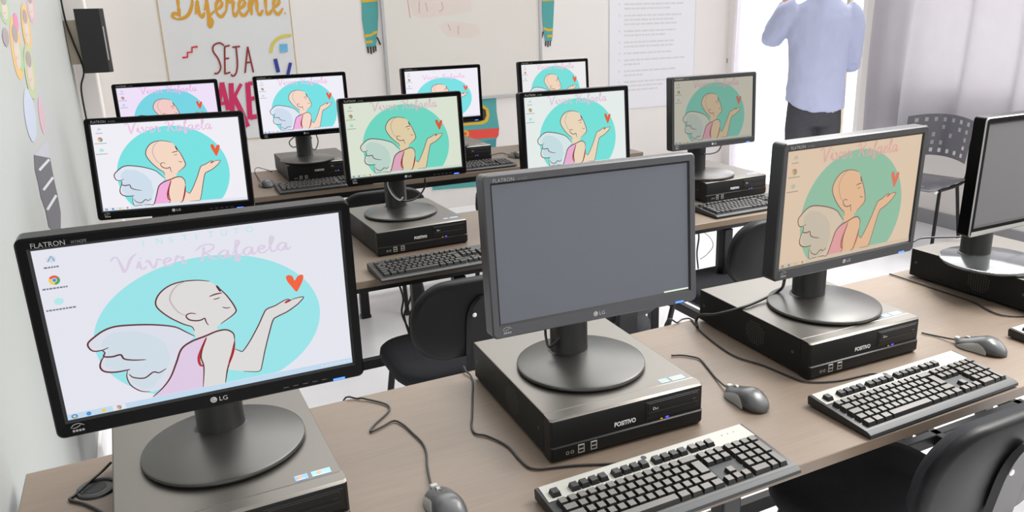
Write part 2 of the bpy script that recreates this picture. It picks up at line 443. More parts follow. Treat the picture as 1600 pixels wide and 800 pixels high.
# ------------------------------------------------------------------ monitors
AW, AH = .204, .1275
MW, MH = .4426/2, .3002
MT = AH+.0185; MB = MT-MH
Q = (Vector((47, 393.5)), Vector((526, 333)), Vector((547, 568)), Vector((110, 657)))   # picture corners on the nearest panel
def homog(src, dst):
    A = []; B = []
    for (x, y), (u, v) in zip(src, dst):
        A.append([x, y, 1, 0, 0, 0, -u*x, -u*y]); B.append(u)
        A.append([0, 0, 0, x, y, 1, -v*x, -v*y]); B.append(v)
    n = 8
    for i in range(n):
        p = max(range(i, n), key=lambda r: abs(A[r][i])); A[i], A[p] = A[p], A[i]; B[i], B[p] = B[p], B[i]
        for r in range(n):
            if r != i:
                f = A[r][i]/A[i][i]
                for c in range(i, n): A[r][c] -= f*A[i][c]
                B[r] -= f*B[i]
    h = [B[i]/A[i][i] for i in range(n)]
    return lambda x, y: ((h[0]*x+h[1]*y+h[2])/(h[6]*x+h[7]*y+1), (h[3]*x+h[4]*y+h[5])/(h[6]*x+h[7]*y+1))
HOM = homog([tuple(q) for q in Q], [(-AW, AH), (AW, AH), (AW, -AH), (-AW, -AH)])
ZOOM = [1., 0.]
def S(x, y):          # drawing units (the study crop of the nearest screen) to panel metres
    u, v = HOM(x*.375, 320+y*.375); v = v*ZOOM[0]+ZOOM[1]; return (max(-AW, min(AW, u)), max(-AH+.0093, min(AH, v)))
LAY = {}
def L3(k): return lambda x, y: (x, -.0002-.00016*k, y)
def build_screen(muted, zoom=False):
    ZOOM[:] = [1.3, -.001] if zoom else [1., 0.]
    za, zb = ZOOM
    cl = lambda v: max(-AH+.0093, min(AH-.0004, v))
    sfx = '_muted' if muted else ''
    g = (lambda a, b: b if muted else a)
    ms = [emat('panel_white'+sfx, g((243, 241, 246), (226, 226, 236)), 1, True),
          emat('disc_turquoise'+sfx, g((120, 228, 226), (150, 224, 228)), 1, True),
          emat('wing_white'+sfx, g((228, 234, 242), (216, 219, 230)), 1, True),
          emat('wing_blue'+sfx, g((208, 224, 236), (205, 217, 227)), 1, True),
          emat('drawn_skin'+sfx, g((248, 218, 196), (218, 216, 214)), 1, True),
          emat('drawn_dress'+sfx, g((244, 176, 220), (219, 199, 224)), 1, True),
          emat('drawn_line'+sfx, (92, 26, 34), 1, True),
          emat('drawn_heart'+sfx, (238, 92, 52), 1, True),
          emat('logo_pink'+sfx, g((238, 194, 228), (216, 203, 224)), 1, True),
          emat('logo_cyan'+sfx, (178, 228, 232), 1, True),
          emat('taskbar'+sfx, g((226, 232, 240), (190, 214, 234)), 1, True),
          emat('icon_dark'+sfx, g((150, 154, 164), (110, 120, 130)), 1, True),
          emat('icon_red'+sfx, (226, 84, 66), 1, True), emat('icon_yellow'+sfx, (238, 200, 70), 1, True),
          emat('icon_green'+sfx, (70, 160, 90), 1, True), emat('icon_blue'+sfx, (70, 140, 210), 1, True),
          emat('soft_line'+sfx, (190, 176, 180), 1, True), emat('drawn_red'+sfx, (172, 38, 48), 1, True)]
    bm = bmesh.new()
    poly(bm, [L3(0)(-AW, -AH), L3(0)(AW, -AH), L3(0)(AW, AH), L3(0)(-AW, AH)], 0)
    # turquoise disc
    xl = HOM(390*.375, 320+565*.375); xr = HOM(1328*.375, 320+468*.375); tp = HOM(890*.375, 320+212*.375)
    cx = (xl[0]+xr[0])/2; rx = (xr[0]-xl[0])/2; cyv = (xl[1]+xr[1])/2; ry = tp[1]-cyv
    pts = []
    for i in range(96):
        a = 2*PI*i/96; pts.append((cx+rx*math.cos(a), cl((cyv+ry*math.sin(a))*za+zb)))
    poly(bm, [L3(1)(*p) for p in pts], 1)
    P = lambda k, raw, mi, sm=5: poly(bm, [L3(k)(*S(p.x, p.y)) for p in catmull([(x, y, 0) for x, y in raw], sm, True)], mi)
    PL = lambda k, raw, mi: poly(bm, [L3(k)(*S(x, y)) for x, y in raw], mi)
    wing = [(810,552),(770,532),(735,515),(690,507),(620,503),(540,505),(480,511),(435,527),(395,555),(370,580),(375,600),(395,612),(425,608),(440,612),(436,635),(425,655),(422,680),(440,697),(480,700),(530,691),(532,720),(550,755),(590,778),(640,782),(680,765),(712,720),(735,660),(755,605)]
    PL(2, wing, 2)
    PL(3, [(470,535),(560,530),(640,548),(690,580),(712,640),(690,700),(640,765),(600,772),(555,745),(535,690),(470,692),(440,672),(446,640),(450,610),(425,592),(430,565)], 3)
    PL(3, [(895,340),(935,375),(965,412),(978,437),(972,456),(950,482),(915,502),(900,512),(905,527),(860,548),(815,560),(808,540),(797,515),(760,500),(700,470),(660,440),(648,415),(655,385),(682,352),(720,333),(765,322),(820,318),(870,322)], 4)
    PL(4, [(800,572),(855,548),(900,530),(940,525),(966,536),(975,560),(970,610),(958,650),(946,690),(941,775),(846,785),(848,690),(830,655),(830,620)], 4)
    PL(4, [(970,600),(978,608),(1008,613),(1030,585),(1060,530),(1085,480),(1105,440),(1140,425),(1165,410),(1190,398),(1204,402),(1228,393),(1258,389),(1240,412),(1224,426),(1190,450),(1150,470),(1132,485),(1116,540),(1098,615),(1088,665),(1075,697),(1010,697),(946,690)], 4)
    PL(5, [(755,605),(790,578),(855,553),(842,595),(830,635),(832,662),(848,690),(848,790),(640,806),(680,765),(712,720),(735,660)], 5)
    W = .0021 if muted else .0023
    def LN(raw, w=W, mi=6, k=6, sm=5, tp=True):
        ribbon(bm, [S(x, y) for x, y in raw], w, L3(k), mi, sm, False, tp)
    LN([(895,340),(940,382),(976,434),(972,458),(915,501)])
    LN([(870,322),(820,318),(765,322),(715,335),(675,360),(650,395),(652,430),(700,470),(760,500),(797,512),(808,530)])
    LN([(770,322),(735,340),(712,370),(707,405),(740,450),(775,466)], W, 16)
    LN([(815,458),(790,456),(773,466),(785,482),(812,487),(835,484),(850,477),(856,492),(866,506)])
    LN([(868,386),(895,376),(922,371)]); LN([(885,398),(900,395),(913,390)], W*.7); LN([(922,430),(938,434),(956,432)], W*.7)
    LN([(897,340),(906,352),(914,366)], W*1.6)
    LN([(810,552),(770,532),(735,515),(690,507),(620,503),(540,505),(480,511),(435,527),(395,555),(370,580),(375,600),(395,613),(428,609),(455,598)], W*1.2)
    LN([(428,609),(440,620),(436,635),(470,636),(505,628),(520,645),(560,650),(610,648)], W*1.2)
    LN([(438,633),(425,655),(422,680),(440,697),(480,700),(525,693),(545,688)], W*1.2)
    LN([(535,690),(532,720),(550,755),(590,778),(630,781)], W*.8)
    LN([(540,708),(560,722),(605,724),(640,700),(665,702),(694,685)], W)
    LN([(640,802),(680,765),(712,720),(735,660),(755,605),(795,574),(855,550),(900,531),(940,525),(968,540),(974,565)], W*1.3, 6)
    LN([(858,556),(838,605),(827,640),(832,668),(846,676)], W*1.9, 17); LN([(855,560),(842,600),(836,640),(848,680),(848,775)], W, 6)
    LN([(974,565),(970,605),(958,645),(945,690),(941,770)], W*1.1, 6); LN([(974,575),(966,620),(950,668)], W*1.9, 17)
    LN([(975,605),(995,612),(1008,613),(1035,575),(1070,510),(1090,465),(1105,440),(1140,425),(1165,410),(1190,398),(1203,402)], W*.9)
    LN([(1203,402),(1228,393),(1258,389),(1240,412),(1224,426),(1190,450),(1150,470),(1132,485),(1116,540),(1098,615),(1088,665),(1075,697),(1010,697)], W*.9)
    LN([(1180,414),(1193,406),(1206,401)], W*1.8, 17)
    P(6, [(1185,303),(1200,297),(1213,304),(1221,320),(1232,303),(1248,295),(1257,302),(1252,325),(1240,350),(1228,366),(1208,345),(1190,322)], 7)
    # lettering
    ax, ay = HOM(470*.375, 320+300*.375); bx, by = HOM(1190*.375, 320+205*.375)
    sc = .0118; wd = sum(GL[c][0] for c in 'Viver Rafaela')*sc
    kx = (bx-ax)/wd
    cursive(bm, 'Viver Rafaela', lambda x, y: L3(7)(ax+.006+x*kx, cl((ay+.004+(by-ay)*x*kx/(bx-ax)*.3+y)*za+zb-(.0075 if zoom else 0))), sc, .0017, 8)
    ax, ay = HOM(590*.375, 320+180*.375); bx, by = HOM(1040*.375, 320+120*.375)
    for i, c in enumerate('INSTITUTO' if not zoom else ''):
        text(bm, c, .013, lambda x, y: L3(7)(ax+(bx-ax)*i/8.4+x, ay+.002+y), 9)
    # desktop icons and task bar
    f = L3(6)
    poly(bm, [f(-AW, -AH), f(AW, -AH), f(AW, -AH+.009), f(-AW, -AH+.009)], 10)
    f = L3(8)
    circ(bm, -AW+.009, -AH+.0045, .0042, f, 15, 16, .0036); circ(bm, -AW+.009, -AH+.0045, .002, L3(9), 13, 12)
    circ(bm, -AW+.027, -AH+.0045, .0032, f, 15, 14); circ(bm, -AW+.046, -AH+.0045, .0028, f, 13, 12)
    def chrome(x, y, r):
        for i, mi in enumerate((12, 13, 14)):
            a0 = PI/6+i*2*PI/3
            poly(bm, [f(x, y)]+[f(x+r*math.cos(a0+k*2*PI/24), y+r*math.sin(a0+k*2*PI/24)) for k in range(9)], mi)
        circ(bm, x, y, r*.48, L3(9), 0, 14); circ(bm, x, y, r*.36, L3(10), 15, 14)
    chrome(-AW+.066, -AH+.0045, .0033)
    poly(bm, [L3(7)(-AW+.058, -AH+.0003), L3(7)(-AW+.075, -AH+.0003), L3(7)(-AW+.075, -AH+.0085), L3(7)(-AW+.058, -AH+.0085)], 0)
    for i in range(7): poly(bm, [f(AW-.05+i*.007, -AH+.003), f(AW-.046+i*.007, -AH+.003), f(AW-.046+i*.007, -AH+.006), f(AW-.05+i*.007, -AH+.006)], 2)
    ix = -AW+.020
    for i, iy in enumerate((AH-.014, AH-.044, AH-.075)):
        if i == 0:
            circ(bm, ix+.002, iy, .005, f, 10, 12); poly(bm, [f(ix-.005, iy-.004), f(ix+.001, iy-.004), f(ix+.001, iy+.003), f(ix-.005, iy+.003)], 2)
            ribbon(bm, [(ix-.003, iy-.003), (ix+.002, iy+.004), (ix+.005, iy-.003)], .0012, L3(9), 11, 0)
        if i == 1: chrome(ix, iy, .0068)
        if i == 2: circ(bm, ix, iy, .006, f, 9, 14, .005)
        w = (.009, .016, .017)[i]
        x = ix-w
        while x < ix+w-.002:
            q = random.uniform(.002, .0045); poly(bm, [f(x, iy-.0125), f(x+q, iy-.0125), f(x+q, iy-.0102), f(x, iy-.0102)], 11); x += q+.0008
    o = obj('screen', bm, ms)
    # every layer faces the viewer
    for p in o.data.polygons:
        if p.normal.y > 0: p.flip()
    return o
def bezel_mesh(ring=0):
    bm = bmesh.new()
    W, T_, B = MW, MT, MB
    def rr(w0, w1, z0, z1, r, y, n=5):
        out = []
        for cxx, czz, a0 in ((w1-r, z1-r, 0), (w0+r, z1-r, PI/2), (w0+r, z0+r, PI), (w1-r, z0+r, 1.5*PI)):
            for i in range(n+1):
                a = a0+PI/2*i/n; out.append((cxx+r*math.cos(a), y, czz+r*math.sin(a)))
        return out
    rings = [rr(-W, W, B, T_, .010, .030), rr(-W, W, B, T_, .010, -.001), rr(-W+.0025, W-.0025, B+.0025, T_-.0025, .009, -.004),
             rr(-AW-.004, AW+.004, -AH-.004, AH+.004, .0012, -.0035), rr(-AW, AW, -AH, AH, .0006, .0002)]
    V = [[bm.verts.new(p) for p in r] for r in rings]
    n = len(V[0])
    for k, (a, b) in enumerate(zip(V, V[1:])):
        for j in range(n):
            f = bm.faces.new((a[j], a[(j+1) % n], b[(j+1) % n], b[j])); f.material_index = 1 if k == ring else (2 if k == 3 else 0)
    bmesh.ops.recalc_face_normals(bm, faces=bm.faces[:])
    return bm
def head_small(bz, lightcol):
    """printed marks and buttons, children of the bezel"""
    y = -.0042
    fn = lambda x, z: (x, y-.0004, z)
    bm = bmesh.new(); zb = (MB-AH)/2-.0035
    circ(bm, -.011, zb+.0035, .0048, fn, 0, 24); ribbon(bm, [(-.011+.0026*math.cos(a), zb+.0035+.0026*math.sin(a)) for a in (1.4, 2.4, 3.4, 4.4, 5.4, 6.2)], .0008, lambda a, b: (a, y-.0006, b), 1, 4)
    text(bm, 'LG', .0102, lambda x, z: fn(-.0035+x, zb+z), 0, sx=1.05)
    obj('brand_logo', bm, [mat('logo_grey', (178, 178, 178), .4), M_dark], bz)
    bm = bmesh.new(); text(bm, 'FLATRON', .0098, lambda x, z: fn(-AW+.001+x, AH+.0045+z), 0, sx=.95)
    text(bm, 'W1942PE', .0066, lambda x, z: fn(-AW+.048+x, AH+.0045+z), 1, sx=.72)
    obj('model_lettering', bm, [M_greyprint, mat('dim_print', (105, 105, 105), .5)], bz)
    bm = bmesh.new(); box(bm, AW-.034, AW-.015, y-.0012, y+.001, MB+.0025, MB+.0058, .0008)
    obj('power_light', bm, lightcol, bz)
    bm = bmesh.new()
    for i in range(5): poly(bm, [fn(AW-.112+i*.015, MB+.008), fn(AW-.104+i*.015, MB+.008), fn(AW-.104+i*.015, MB+.0092), fn(AW-.112+i*.015, MB+.0092)], 0)
    obj('button_marks', bm, [mat('button_print', (80, 80, 82), .5)], bz)
    bm = bmesh.new(); xx, zz = -MW+.028, MB+.006
    ribbon(bm, [(xx-.009, zz+.009), (xx-.005, zz+.0135), (xx+.002, zz+.0145), (xx+.008, zz+.011)], .0011, fn, 0, 4)
    ribbon(bm, [(xx-.007, zz+.008), (xx-.001, zz+.009), (xx+.004, zz+.012)], .0011, fn, 0, 4)
    for i in range(4): poly(bm, [fn(xx-.0075+i*.004, zz+.002), fn(xx-.0045+i*.004, zz+.002), fn(xx-.0045+i*.004, zz+.0055), fn(xx-.0075+i*.004, zz+.0055)], 0)
    obj('energy_mark', bm, [M_greyprint], bz)
def housing_mesh():
    bm = bmesh.new()
    secs = []
    def rr(w, z0, z1, r, y, n=4):
        out = []
        for cxx, czz, a0 in ((w-r, z1-r, 0), (-w+r, z1-r, PI/2), (-w+r, z0+r, PI), (w-r, z0+r, 1.5*PI)):
            for i in range(n+1):
                a = a0+PI/2*i/n; out.append((cxx+r*math.cos(a), y, czz+r*math.sin(a)))
        return out
    loft(bm, [rr(MW-.0015, MB+.0015, MT-.0015, .01, .0295), rr(MW-.012, MB+.012, MT-.012, .012, .038), rr(.15, MB+.045, MT-.05, .02, .052), rr(.13, MB+.06, MT-.07, .02, .06)])
    # hinge block reaching back to the column
    box(bm, -.045, .045, .055, .135, -.11, -.03, .01)
    return bm
SCR = build_screen(False, True); SCRM = build_screen(True); SCRP = build_screen(False)
_b = {}
def monitor(label, disc, head, yaw, tilt, col=None, style='black', muted=False, group='black flat monitors on the desktop computers', first={}, wash=1.):
    ctop = DH+CH+.0006
    t = thing('computer_monitor', label, 'monitor', (disc[0], disc[1], ctop), 0, group)
    key = ('s', style)
    if key not in _b:
        bm = bmesh.new()
        lathe(bm, [(0, 0), (.128, 0), (.134, .002), (.136, .006), (.135, .0095), (.131, .0115), (.06, .0165), (.045, .019), (0, .019)], (0, 0, 0), 72)
        o1 = obj('stand_base', bm, mat('glossy_silver_base', (120, 122, 124), .12, metal=.7) if style == 'silver' else M_stand, None, True, 35)
        bm = bmesh.new()
        lathe(bm, [(0, .016), (.046, .016), (.0415, .018), (.0405, .02), (.0405, .155), (.037, .158), (.036, .235), (0, .235)], (0, .052, 0), 40)
        o2 = obj('stand_neck', bm, M_neck, None, True, 35)
        mf = {'black': M_gloss, 'grey': M_bezg, 'mid': M_bezd, 'silver': M_gloss}[style]; msd = {'black': M_gloss, 'grey': M_bezd, 'mid': M_bezd, 'silver': M_silver}[style]
        o3 = obj('bezel', bezel_mesh(1 if style == 'silver' else 0), [mf, msd, M_dark], None, True, 25)
        if style != 'silver': head_small(o3, M_led)
        else:
            bm = bmesh.new(); poly(bm, [(-MW+.006, -.0046, MB+.0035), (MW-.006, -.0046, MB+.0035), (MW-.006, -.0046, MB+.014), (-MW+.006, -.0046, MB+.014)]); obj('silver_strip', bm, M_silver, o3)
            for p in o3.children[0].data.polygons:
                if p.normal.y > 0: p.flip()
        o4 = obj('back_housing', housing_mesh(), M_black, None, True, 30)
        src = [o1, o2, o3, o4]
        _b[key] = src
        parts = src
        for o in parts: o.parent = t
    else: parts = [dupe(o, t) for o in _b[key]]
    if col is None:
        bm = bmesh.new(); poly(bm, [(-AW, -.0002, -AH), (AW, -.0002, -AH), (AW, -.0002, AH), (-AW, -.0002, AH)])
        sc = obj('screen', bm, M_screenoff2 if style == 'silver' else M_screenoff, t)
        for p in sc.data.polygons:
            if p.normal.y > 0: p.flip()
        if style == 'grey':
            bm = bmesh.new(); box(bm, AW-.058, AW-.001, -.0012, -.0003, -AH+.0006, -AH+.0036); st = obj('reflection_streak', bm, emat('pale_green_reflection', (226, 240, 222), 1.), sc)  # glowing strip stands in for a reflection; this screen is off
            st['label'] = 'thin pale painted reflection along the lower screen edge'
        sc['label'] = 'dark switched-off screen'
    else:
        base = {True: SCRM, False: SCR, 'plain': SCRP}[muted]
        if base.name not in first: first[base.name] = 1; sc = base; sc.parent = t
        else: sc = dupe(base, t)
        sc.color = (*col, wash)
        sc['label'] = 'lit screen showing a winged girl blowing a heart'
    H = Matrix.Translation((head[0]-disc[0], head[1]-disc[1], 1.1345-ctop)) @ Matrix.Rotation(yaw, 4, 'Z') @ Matrix.Rotation(-tilt, 4, 'X')
    for o in (parts[2], parts[3], sc): o.matrix_local = H
    return t

tw = lambda r, g, b: tuple(x for x in (lin((r, g, b))))
g2 = None
# row 1
place_case(.0388, 1.356, .0178, 'dark desktop computer under the nearest lit monitor, beside the left wall')
place_case(.7642, 1.3614, -.0343, 'dark desktop computer with white lettering under the blank grey monitor')
place_case(1.4269, 1.3875, -.0289, 'dark desktop computer under the tan tinted monitor, front desk')
place_case(2.2136, 1.3661, .0073, 'dark desktop computer under the silver-rimmed blank monitor, front desk')
monitor('large lit monitor at front left with whitish picture, nearest the viewer', (.048, 1.365), (.0467, 1.2116), -.0186, -.0299, tw(255, 255, 255), 'black', True)
monitor('switched-off monitor with plain grey screen on the front desk', (.757, 1.348), (.7333, 1.2392), -.0391, .0725, None, 'grey')
monitor('front desk monitor whose winged girl picture looks tan and orange', (1.449, 1.346), (1.3818, 1.2253), .0177, -.0225, tw(226, 202, 172), 'mid', wash=.8)
monitor('blank monitor with thin silver rim and shiny base at the right edge', (2.11, 1.36), (2.0279, 1.2308), -.0013, -.0202, None, 'silver')
# row 2
place_case(.09, 2.76, 0, 'dark desktop computer under the lit monitor, middle row, left end by wall')
place_case(.8318, 2.8311, .0316, 'dark desktop computer under the greenish monitor, middle row')
place_case(1.43, 2.66, 0, 'dark desktop computer hidden behind the blank grey monitor, middle row')
place_case(2.2769, 2.8604, .0125, 'dark desktop computer at the right end of the middle row')
monitor('bright lit monitor in the middle row beside the left wall', (.075, 2.75), (.0638, 2.6278), -.1785, .1369, tw(250, 250, 252))
monitor('lit monitor in the middle row with greenish-cream picture, cable looping below', (.825, 2.843), (.8279, 2.7295), -.0247, .0687, tw(226, 236, 214), 'black')
monitor('lit monitor in the middle row with pale mint picture, right of the greenish one', (1.41, 2.625), (1.402, 2.5068), -.0031, .0705, tw(236, 246, 238))
monitor('lit monitor with dull olive picture, right end of the middle row', (2.2, 2.79), (2.1515, 2.6699), .0009, .0463, tw(182, 180, 162), 'mid', wash=.88)
# row 3
for (mx, my, dx, a, til, c, s, lm, lc) in (
    (.1264, 4.05, .13, .0027, .0726, (248, 236, 255), 'black', 'lit monitor with lilac tinted picture, far row, left end', 'dark desktop computer hidden at the left end of the far row'),
    (.728, 4.06, .745, -.0201, .0537, (250, 250, 255), 'black', 'lit monitor in the far row in front of the poster edge', 'dark desktop computer in the far row under the monitor near the poster'),
    (1.4585, 4.06, 1.5, .0114, .0395, (252, 250, 255), 'black', 'lit monitor in the far row in front of the whiteboard centre', 'dark desktop computer in the far row before the teal mural'),
    (2.1298, 4.06, 2.16, .0025, .07, (246, 246, 242), 'black', 'lit monitor at the right end of the far row', 'dark desktop computer hidden at the right end of the far row')):
    cxp = {.1264: .16, .728: .7958, 1.4585: 1.58, 2.1298: 2.3}[mx]
    place_case(cxp, 4.33, 0, lc)
    monitor(lm, (dx if mx != 1.4585 else 1.5, my+.15), (mx, my), a, til, tw(*c), s, 'plain' if mx == 1.4585 else False)

# ------------------------------------------------------------------ keyboards
U = .019
def key_layout():
    K = []
    x0 = -11.25
    fy = 2.75
    for i in (0, 2, 3, 4, 5, 6.5, 7.5, 8.5, 9.5, 11, 12, 13, 14): K.append((x0+i, fy, 1, 1, 1))
    for i in (15.25, 16.25, 17.25): K.append((x0+i, fy, 1, 1, 2))
    y = 1.25
    for i in range(13): K.append((x0+i, y, 1, 1, 0))
    K.append((x0+13, y, 2, 1, 0))
    for i in (15.25, 16.25, 17.25): K += [(x0+i, y, 1, 1, 0), (x0+i, y-1, 1, 1, 0)]
    for i in (18.5, 19.5, 20.5, 21.5): K.append((x0+i, y, 1, 1, 0))
    for r in range(3):
        for i in (18.5, 19.5, 20.5): K.append((x0+i, y-1-r, 1, 1, 0))
    K += [(x0+21.5, y-2, 1, 2, 0), (x0+21.5, y-4, 1, 2, 0), (x0+18.5, y-4, 2, 1, 0), (x0+20.5, y-4, 1, 1, 0)]
    K.append((x0, y-1, 1.5, 1, 0)); K += [(x0+1.5+i, y-1, 1, 1, 0) for i in range(12)]; K.append((x0+13.75, y-2, 1.25, 2, 0))
    K.append((x0, y-2, 1.75, 1, 0)); K += [(x0+1.75+i, y-2, 1, 1, 0) for i in range(12)]
    K.append((x0, y-3, 1.25, 1, 0)); K += [(x0+1.25+i, y-3, 1, 1, 0) for i in range(12)]; K.append((x0+13.25, y-3, 1.75, 1, 0))
    x = x0
    for w in (1.25, 1.25, 1.25, 6.25, 1.25, 1.25, 1.25, 1.25): K.append((x, y-4, w, 1, 0)); x += w
    K += [(x0+16.25, y-3, 1, 1, 0), (x0+15.25, y-4, 1, 1, 0), (x0+16.25, y-4, 1, 1, 0), (x0+17.25, y-4, 1, 1, 0)]
    return K
KY0 = -.0125      # shifts the key field
SL = math.radians(4.2)
def kz(y): return .0195+(y)*math.tan(SL)      # top deck height at depth y (0 = keyboard centre)
def add_key(bm, k):
    x, y, w, h, kind = k
    a0, a1 = x*U+.0006, (x+w)*U-.0006; b0, b1 = y*U+KY0+.0006, (y+h)*U+KY0-.0006
    zt = .0085
    lo = [(a0, b0), (a1, b0), (a1, b1), (a0, b1)]; hi = [(a0+.0026, b0+.0032), (a1-.0026, b0+.0032), (a1-.0026, b1-.0014), (a0+.0026, b1-.0014)]
    A = [bm.verts.new((p, q, kz(q)-.001)) for p, q in lo]; B = [bm.verts.new((p, q, kz(q)+zt)) for p, q in hi]
    for i in range(4): bm.faces.new((A[i], A[(i+1) % 4], B[(i+1) % 4], B[i])).material_index = 0
    bm.faces.new(B).material_index = 1
KL = key_layout()
KWD, KDP = .455/2, .165/2
def keyboard(label, x, y, a, full=True, dark=False, mats=None):
    t = thing('keyboard', label, 'keyboard', (x, y, DH), a, 'keyboards on the desks')
    bm = bmesh.new()
    prof = [(-KDP, .004), (-KDP+.001, .010), (-KDP+.005, .0122), (-KDP+.012, kz(-KDP+.012)), (KDP-.003, kz(KDP)-.001), (KDP, kz(KDP)-.006), (KDP-.002, .004)]
    loft(bm, [[(xx*KWD, p, q) for p, q in prof] for xx in (-1, -.992, .992, 1)])
    bm.normal_update()
    for f in bm.faces:
        c = f.calc_center_median()
        if c.y < -KDP+.013 and f.normal.y < .3 and abs(f.normal.x) < .5: f.material_index = 1
    obj('case', bm, [M_kb, M_kb if dark else M_kbgrey], t, True, 30)
    bm = bmesh.new()
    fn = lambda p, q: (p, q, kz(q)+.0004)
    yb = (2.55*U+KY0)
    ys = KDP-.004
    poly(bm, [fn(-KWD+.004, yb-.001), fn(KWD-.118, yb-.001), fn(KWD-.09, yb-.001), fn(KWD-.004, yb-.001+.001), fn(KWD-.006, ys), fn(-KWD+.006, ys)], 0)
    poly(bm, [fn(p, q) for p, q in ((4.05*U, -2.75*U+KY0), (7.2*U, -2.75*U+KY0), (7.2*U, yb-.004), (4.05*U, yb-.004))], 1)
    circ(bm, -.01, KDP-.013, .0055, lambda p, q: (p, q, kz(q)+.0008), 2, 20)
    text(bm, 'hp', .009, lambda p, q: (-.0148+p, KDP-.0155+q, kz(q)+.0011), 0)
    for i in range(3): circ(bm, .165+i*.014, KDP-.02, .0012, lambda p, q: (p, q, kz(q)+.0008), 2, 8)
    obj('top_panel', bm, [M_kb if dark else M_kbsil, M_kb if dark else M_kbgrey, M_kbgrey], t)
    if full:
        meshes = {}
        for i, k in enumerate(KL[:13]+KL[16:16+87]):
            kk = (k[2], k[3], k[4])
            if kk not in meshes:
                bm = bmesh.new(); k0 = (k[0], k[1], k[2], k[3], k[4]); add_key(bm, k0)
                o = obj('key', bm, [M_key, M_keydark if k[4] == 1 else M_keytop], t); meshes[kk] = (o, k)
            else:
                src, k0 = meshes[kk]; o = src.copy(); COL.objects.link(o); o.parent = t
                o.location = ((k[0]-k0[0])*U, (k[1]-k0[1])*U, (k[1]-k0[1])*U*math.tan(SL))
        bm = bmesh.new()
        for k in KL[13:16]+KL[103:]: add_key(bm, k)
        o = obj('small_keys', bm, [M_key, M_keytop], t); o['kind'] = 'stuff'
    else:
        bm = bmesh.new()
        for k in KL: add_key(bm, k)
        obj('keys', bm, [M_key, M_keytop2 if dark else M_keytop], t)
    return t
KB_B = keyboard('pale and black keyboard in front of the blank grey monitor', .7389, .997, .0059)
KB_C = keyboard('pale and black keyboard in front of the tan tinted monitor', 1.3953, 1.0245, .0107)
KB_D = keyboard('keyboard with pale top cut off by the right edge of the picture', 2.085, 1.045, 0, False)
pk = atz(569, 408.5, DH+.03); 
keyboard('dark keyboard in front of the greenish monitor, middle row', pk.x+KWD+.008, pk.y-KDP, .02, False, True)
pk = atz(1120, 336, DH+.018)
keyboard('dark keyboard at the right end of the middle row', pk.x+KWD, pk.y+KDP, .01, False, True)
pk = atz(437, 299, DH+.018)
keyboard('dark keyboard in the far row before the monitor near the poster', pk.x+KWD, pk.y+KDP, 0, False, True)
pk = atz(808, 255, DH+.018)
keyboard('dark keyboard in the far row before the teal mural', pk.x-KWD, pk.y+KDP, 0, False, True)

